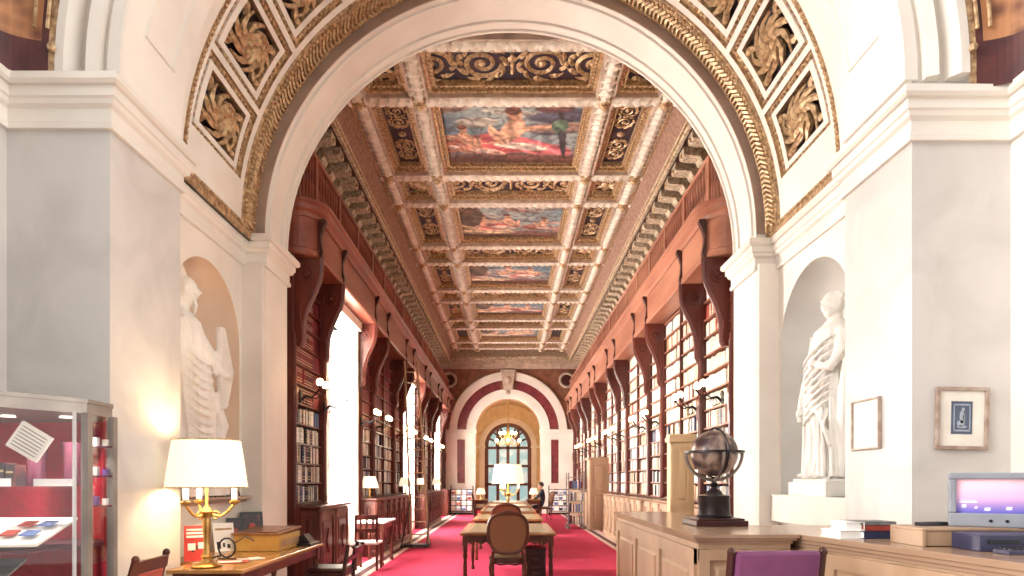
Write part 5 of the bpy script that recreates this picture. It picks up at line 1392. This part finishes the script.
# long counter running toward the camera along the right side
T = thing('counter', 'long pale wooden counter under the books and television at right', 'counter', (2.3, 3.5, 0))
pA, pB_ = Vector((1.90, 4.38, 0)), Vector((2.30, 2.3, 0)); d = (pB_-pA); L_ = d.length; d.normalize(); nn = Vector((-d.y, d.x, 0)) # points to +x side
if nn.x < 0: nn = -nn
B = MB(); B.obox(pA, d*L_, nn*.62, (0,0,ZK-.05)); B.build('body', 'wood_light', T, bevel=.004)
B = MB(); B.obox(pA-nn*.045+Vector((0,0,ZK-.035)), d*L_, nn*.72, (0,0,.035)); B.obox(pA-nn*.03+Vector((0,0,ZK-.06)), d*L_, nn*.7, (0,0,.025)); B.obox(pA-nn*.012+Vector((0,0,ZK-.085)), d*L_, nn*.65, (0,0,.025)); B.build('worktop', 'wood_light_top', T, bevel=.004)
B = MB(); paneled(B, pA+Vector((0,0,.12)), d, L_, .88, -nn, 4, 1, .09, .02); B.build('front_panel', 'wood_light', T)
T = thing('counter', 'short pale wooden counter joining the globe counter to the long one', 'counter', (2.2, 4.42, 0))
B = MB(); B.box(1.87, 2.84, 4.40, 4.9, 0, ZK-.05); B.build('body', 'wood_light', T); B = MB(); B.box(1.875, 2.845, 4.385, 4.95, ZK-.045, ZK-.003); B.build('worktop', 'wood_light_top', T, bevel=.004)
B = MB(); paneled(B, (1.9, 4.40, .12), (1,0,0), .6, .88, (0,-1,0), 1, 1, .07, .02); B.build('front_panel', 'wood_light', T)

# globe
T = thing('library_globe', 'dark antique globe on a bronze drum stand on the counter', 'globe', (1.62, 4.92, ZK))
gx, gy = 1.645, 4.95
B = MB(); B.box(gx-.2, gx+.2, gy-.2, gy+.2, ZK, ZK+.045); B.box(gx-.18, gx+.18, gy-.18, gy+.18, ZK+.045, ZK+.06); B.build('plinth', 'wood_dark', T, bevel=.006)
B = MB(); B.lathe([(.135,.06),(.138,.075),(.125,.085),(.12,.21),(.128,.22),(.128,.235),(.07,.245),(.055,.27),(.03,.285),(.025,.30),(.042,.32),(.02,.335),(.02,.37)], (gx, gy, ZK), 28); B.build('drum', 'bronze', T, smooth=True)
gc = Vector((gx, gy, ZK+.572)); gr = .183
B = MB(); B.ball(gc, gr, 36, 24); B.build('sphere', 'globe_map', T, smooth=True)
B = MB(); rr = .232; n_ = 40; vs = []
for i in range(n_):
    t = 2*pi*i/n_
    for r, z in ((gr+.008, -.008), (rr, -.008), (rr, .008), (gr+.008, .008)): vs.append(gc+Vector((r*cos(t), r*sin(t), z+.008)))
B.add(vs, [(i*4+k, i*4+(k+1) % 4, ((i+1) % n_)*4+(k+1) % 4, ((i+1) % n_)*4+k) for i in range(n_) for k in range(4)]); B.build('horizon_ring', 'bronze', T, smooth=True)
B = MB(); B.tube([gc+Vector((.20*sin(t)*.35, -.20*sin(t)*.93*0+.2*sin(t)*.0, .20*cos(t)))+Vector((0,0,0)) for t in [2*pi*i/40 for i in range(40)]], .008, 6, closed=True)
B.tube([gc+Vector((.196*sin(t)*.25, -.196*sin(t)*.97, .196*cos(t))) for t in [2*pi*i/40 for i in range(40)]], .008, 6, closed=True); B.build('meridian_ring', 'bronze', T, smooth=True)
for a in (.0, pi/2):
    B = MB(); pts = []
    for i in range(21):
        t = pi+pi*i/20; pts.append(gc+Vector((.225*cos(t)*cos(a), .225*cos(t)*sin(a), .215*sin(t)+.0)))
    B.tube(pts, .013, 8); B.build('cradle_arm', 'bronze_light', T, smooth=True)

# books and television on the long counter
def stack_book(x, y, z, w, l, h, rz, col, label):
    B = MB(); B.box(-w/2, w/2, -l/2, l/2, 0, .004); B.box(-w/2, w/2, -l/2, l/2, h-.004, h); B.box(w/2-.004, w/2, -l/2, l/2, 0, h); B.m = 1; B.box(-w/2+.006, w/2-.004, -l/2+.006, l/2-.006, .004, h-.004)
    o = B.build('book', [col, 'paper_white'], None, world=False); o.location = (x, y, z); o.rotation_euler = (0,0,rz); tag(o, label, 'book', None)
bx, by = 2.25, 3.86
stack_book(bx+.02, by, ZK, .21, .27, .045, -1.45, 'book_navy', 'thick dark purple book at the bottom right of the counter stack')
stack_book(bx-.17, by, ZK, .16, .2, .05, .1, 'paper_white', 'thick white book at the lower left of the counter stack')
stack_book(bx+.02, by+.02, ZK+.045, .2, .22, .035, -1.6, 'book_brick_red', 'red book lying above the dark purple one')
stack_book(bx+.0, by+.02, ZK+.08, .19, .24, .022, -1.55, 'book_grey', 'greenish grey book on top of the counter stack')
stack_book(bx-.14, by+.0, ZK+.05, .12, .17, .05, .05, 'paper_white', 'smaller white book on top of the thick white one')
# low shelf box below television
T = thing('television_shelf', 'low open wooden box carrying the television', 'shelf', (2.56, 3.48, ZK))
B = MB(); B.box(2.2, 2.98, 3.29, 3.57, ZK+.085, ZK+.10); B.box(2.2, 2.98, 3.55, 3.57, ZK, ZK+.085); B.box(2.2, 2.22, 3.29, 3.55, ZK, ZK+.085); B.box(2.96, 2.98, 3.29, 3.55, ZK, ZK+.085); B.box(2.22, 2.42, 3.30, 3.55, ZK+.004, ZK+.084)
B.build('box', 'wood_light', T, bevel=.003)
tx, ty, tz = 2.60, 3.34, ZK+.10
T = thing('television', 'grey television with a glowing pink and violet screen on the counter', 'television', (tx, ty, tz), -.5)
B = MB()
w, h = .37, .295
fr_ = [(-w/2,0,.015),(w/2,0,.015),(w/2,0,h),(-w/2,0,h)]
# bezel as stepped frame, body taper behind
for (x0,x1,z0,z1) in ((-w/2,w/2,0,.075),(-w/2,w/2,h-.035,h),(-w/2,-w/2+.035,.075,h-.035),(w/2-.035,w/2,.075,h-.035)): B.box(x0,x1,0,.05,z0,z1)
B.build('bezel', 'crt_grey', T, world=False, bevel=.008)
B = MB(); B.loft([[(-w/2+.004,.05,.003),(w/2-.004,.05,.003),(w/2-.004,.05,h-.003),(-w/2+.004,.05,h-.003)],[(-w/2+.02,.16,.01),(w/2-.02,.16,.01),(w/2-.02,.16,h-.02),(-w/2+.02,.16,h-.02)],[(-.12,.3,.03),(.12,.3,.03),(.12,.3,.25),(-.12,.3,.25)]], 4); B.build('casing', 'crt_grey', T, world=False)
# curved screen with painted picture
nx, ny = 48, 34; vs = []; cols = []; sw, sh_ = w-.07, h-.11
for j in range(ny+1):
    for i in range(nx+1):
        u, v = i/nx-.5, j/ny-.5
        vs.append((u*sw, .022+.03*(u*u+v*v)*1.2, .075+(v+.5)*sh_)); vv = v+.5; uu = u+.5
        top, mid, bot = (255,206,214), (228,176,214), (104,100,190)
        c = [bot[k]*(1-min(1, vv/.45))+mid[k]*min(1, vv/.45) for k in range(3)] if vv < .45 else [mid[k]*(1-(vv-.45)/.55)+top[k]*(vv-.45)/.55 for k in range(3)]
        if .30 < vv < .335 and .05 < uu < .33: c = [250,250,250]
        if .42 < vv < .44 and .05 < uu < .36 or .37 < vv < .39 and .05 < uu < .30: c = [214,204,240]
        for (a, b_, r) in ((.12,.2,.03),(.30,.16,.025),(.46,.12,.04),(.78,.14,.035)):
            if abs(uu-a) < r and abs(vv-b_) < r*1.2: c = [244,244,255]
        cols.append(lin(c))
me = bpy.data.meshes.new('screen'); me.from_pydata(vs, [], [(j*(nx+1)+i, j*(nx+1)+i+1, (j+1)*(nx+1)+i+1, (j+1)*(nx+1)+i) for j in range(ny) for i in range(nx)])
at = me.color_attributes.new('paint', 'FLOAT_COLOR', 'POINT'); at.data.foreach_set('color', [x for c in cols for x in c]); me.materials.append(M['screen'])
o = bpy.data.objects.new('screen', me); C.objects.link(o); o.parent = T
for x in (.0, .07):
    B = MB(); B.cyl((x, .001, .035), (x, -.006, .035), .008, None, 10); B.build('button', 'iron', T, world=False)
T = thing('video_recorder', 'dark blue video recorder below the television screen', 'video recorder', (2.52, 3.15, ZK))
B = MB(); B.box(2.33, 2.72, 3.06, 3.26, ZK, ZK+.085); B.build('casing', 'vcr_blue', T, bevel=.006)
B = MB(); B.box(2.37, 2.52, 3.055, 3.06, ZK+.04, ZK+.06); B.box(2.60, 2.68, 3.055, 3.06, ZK+.03, ZK+.055); B.build('front_panel', 'black_plastic', T)
for (x, y, rz, l, lab, m) in ((2.37, 3.47, .2, .18, 'slim black remote control left of the television', 'black_plastic'),):
    B = MB(); B.box(-l/2, l/2, -.022, .022, 0, .02); B.m = 1
    for k in range(6): B.box(-l/2+.02+.022*k, -l/2+.03+.022*k, -.01, .01, .02, .023)
    o = B.build('remote_control', [m, 'grey_metal'], None, world=False, bevel=.004); o.location = (x, y, ZK+.101); o.rotation_euler = (0,0,rz); tag(o, lab, 'remote control')
T = thing('keypad', 'dark keyboard lying in front of the video recorder', 'keyboard', (2.54, 2.97, ZK))
B = MB(); B.obox((2.36, 2.92, ZK), (.34,.0,0), (0,.1,0), (0,0,.022)); B.build('case', 'vcr_blue', T, bevel=.004)
B = MB()
for i in range(12):
    for j in range(3): B.box(2.375+.026*i, 2.395+.026*i, 2.928+.03*j, 2.948+.03*j, ZK+.022, ZK+.028)
B.build('keys', 'black_plastic', T)
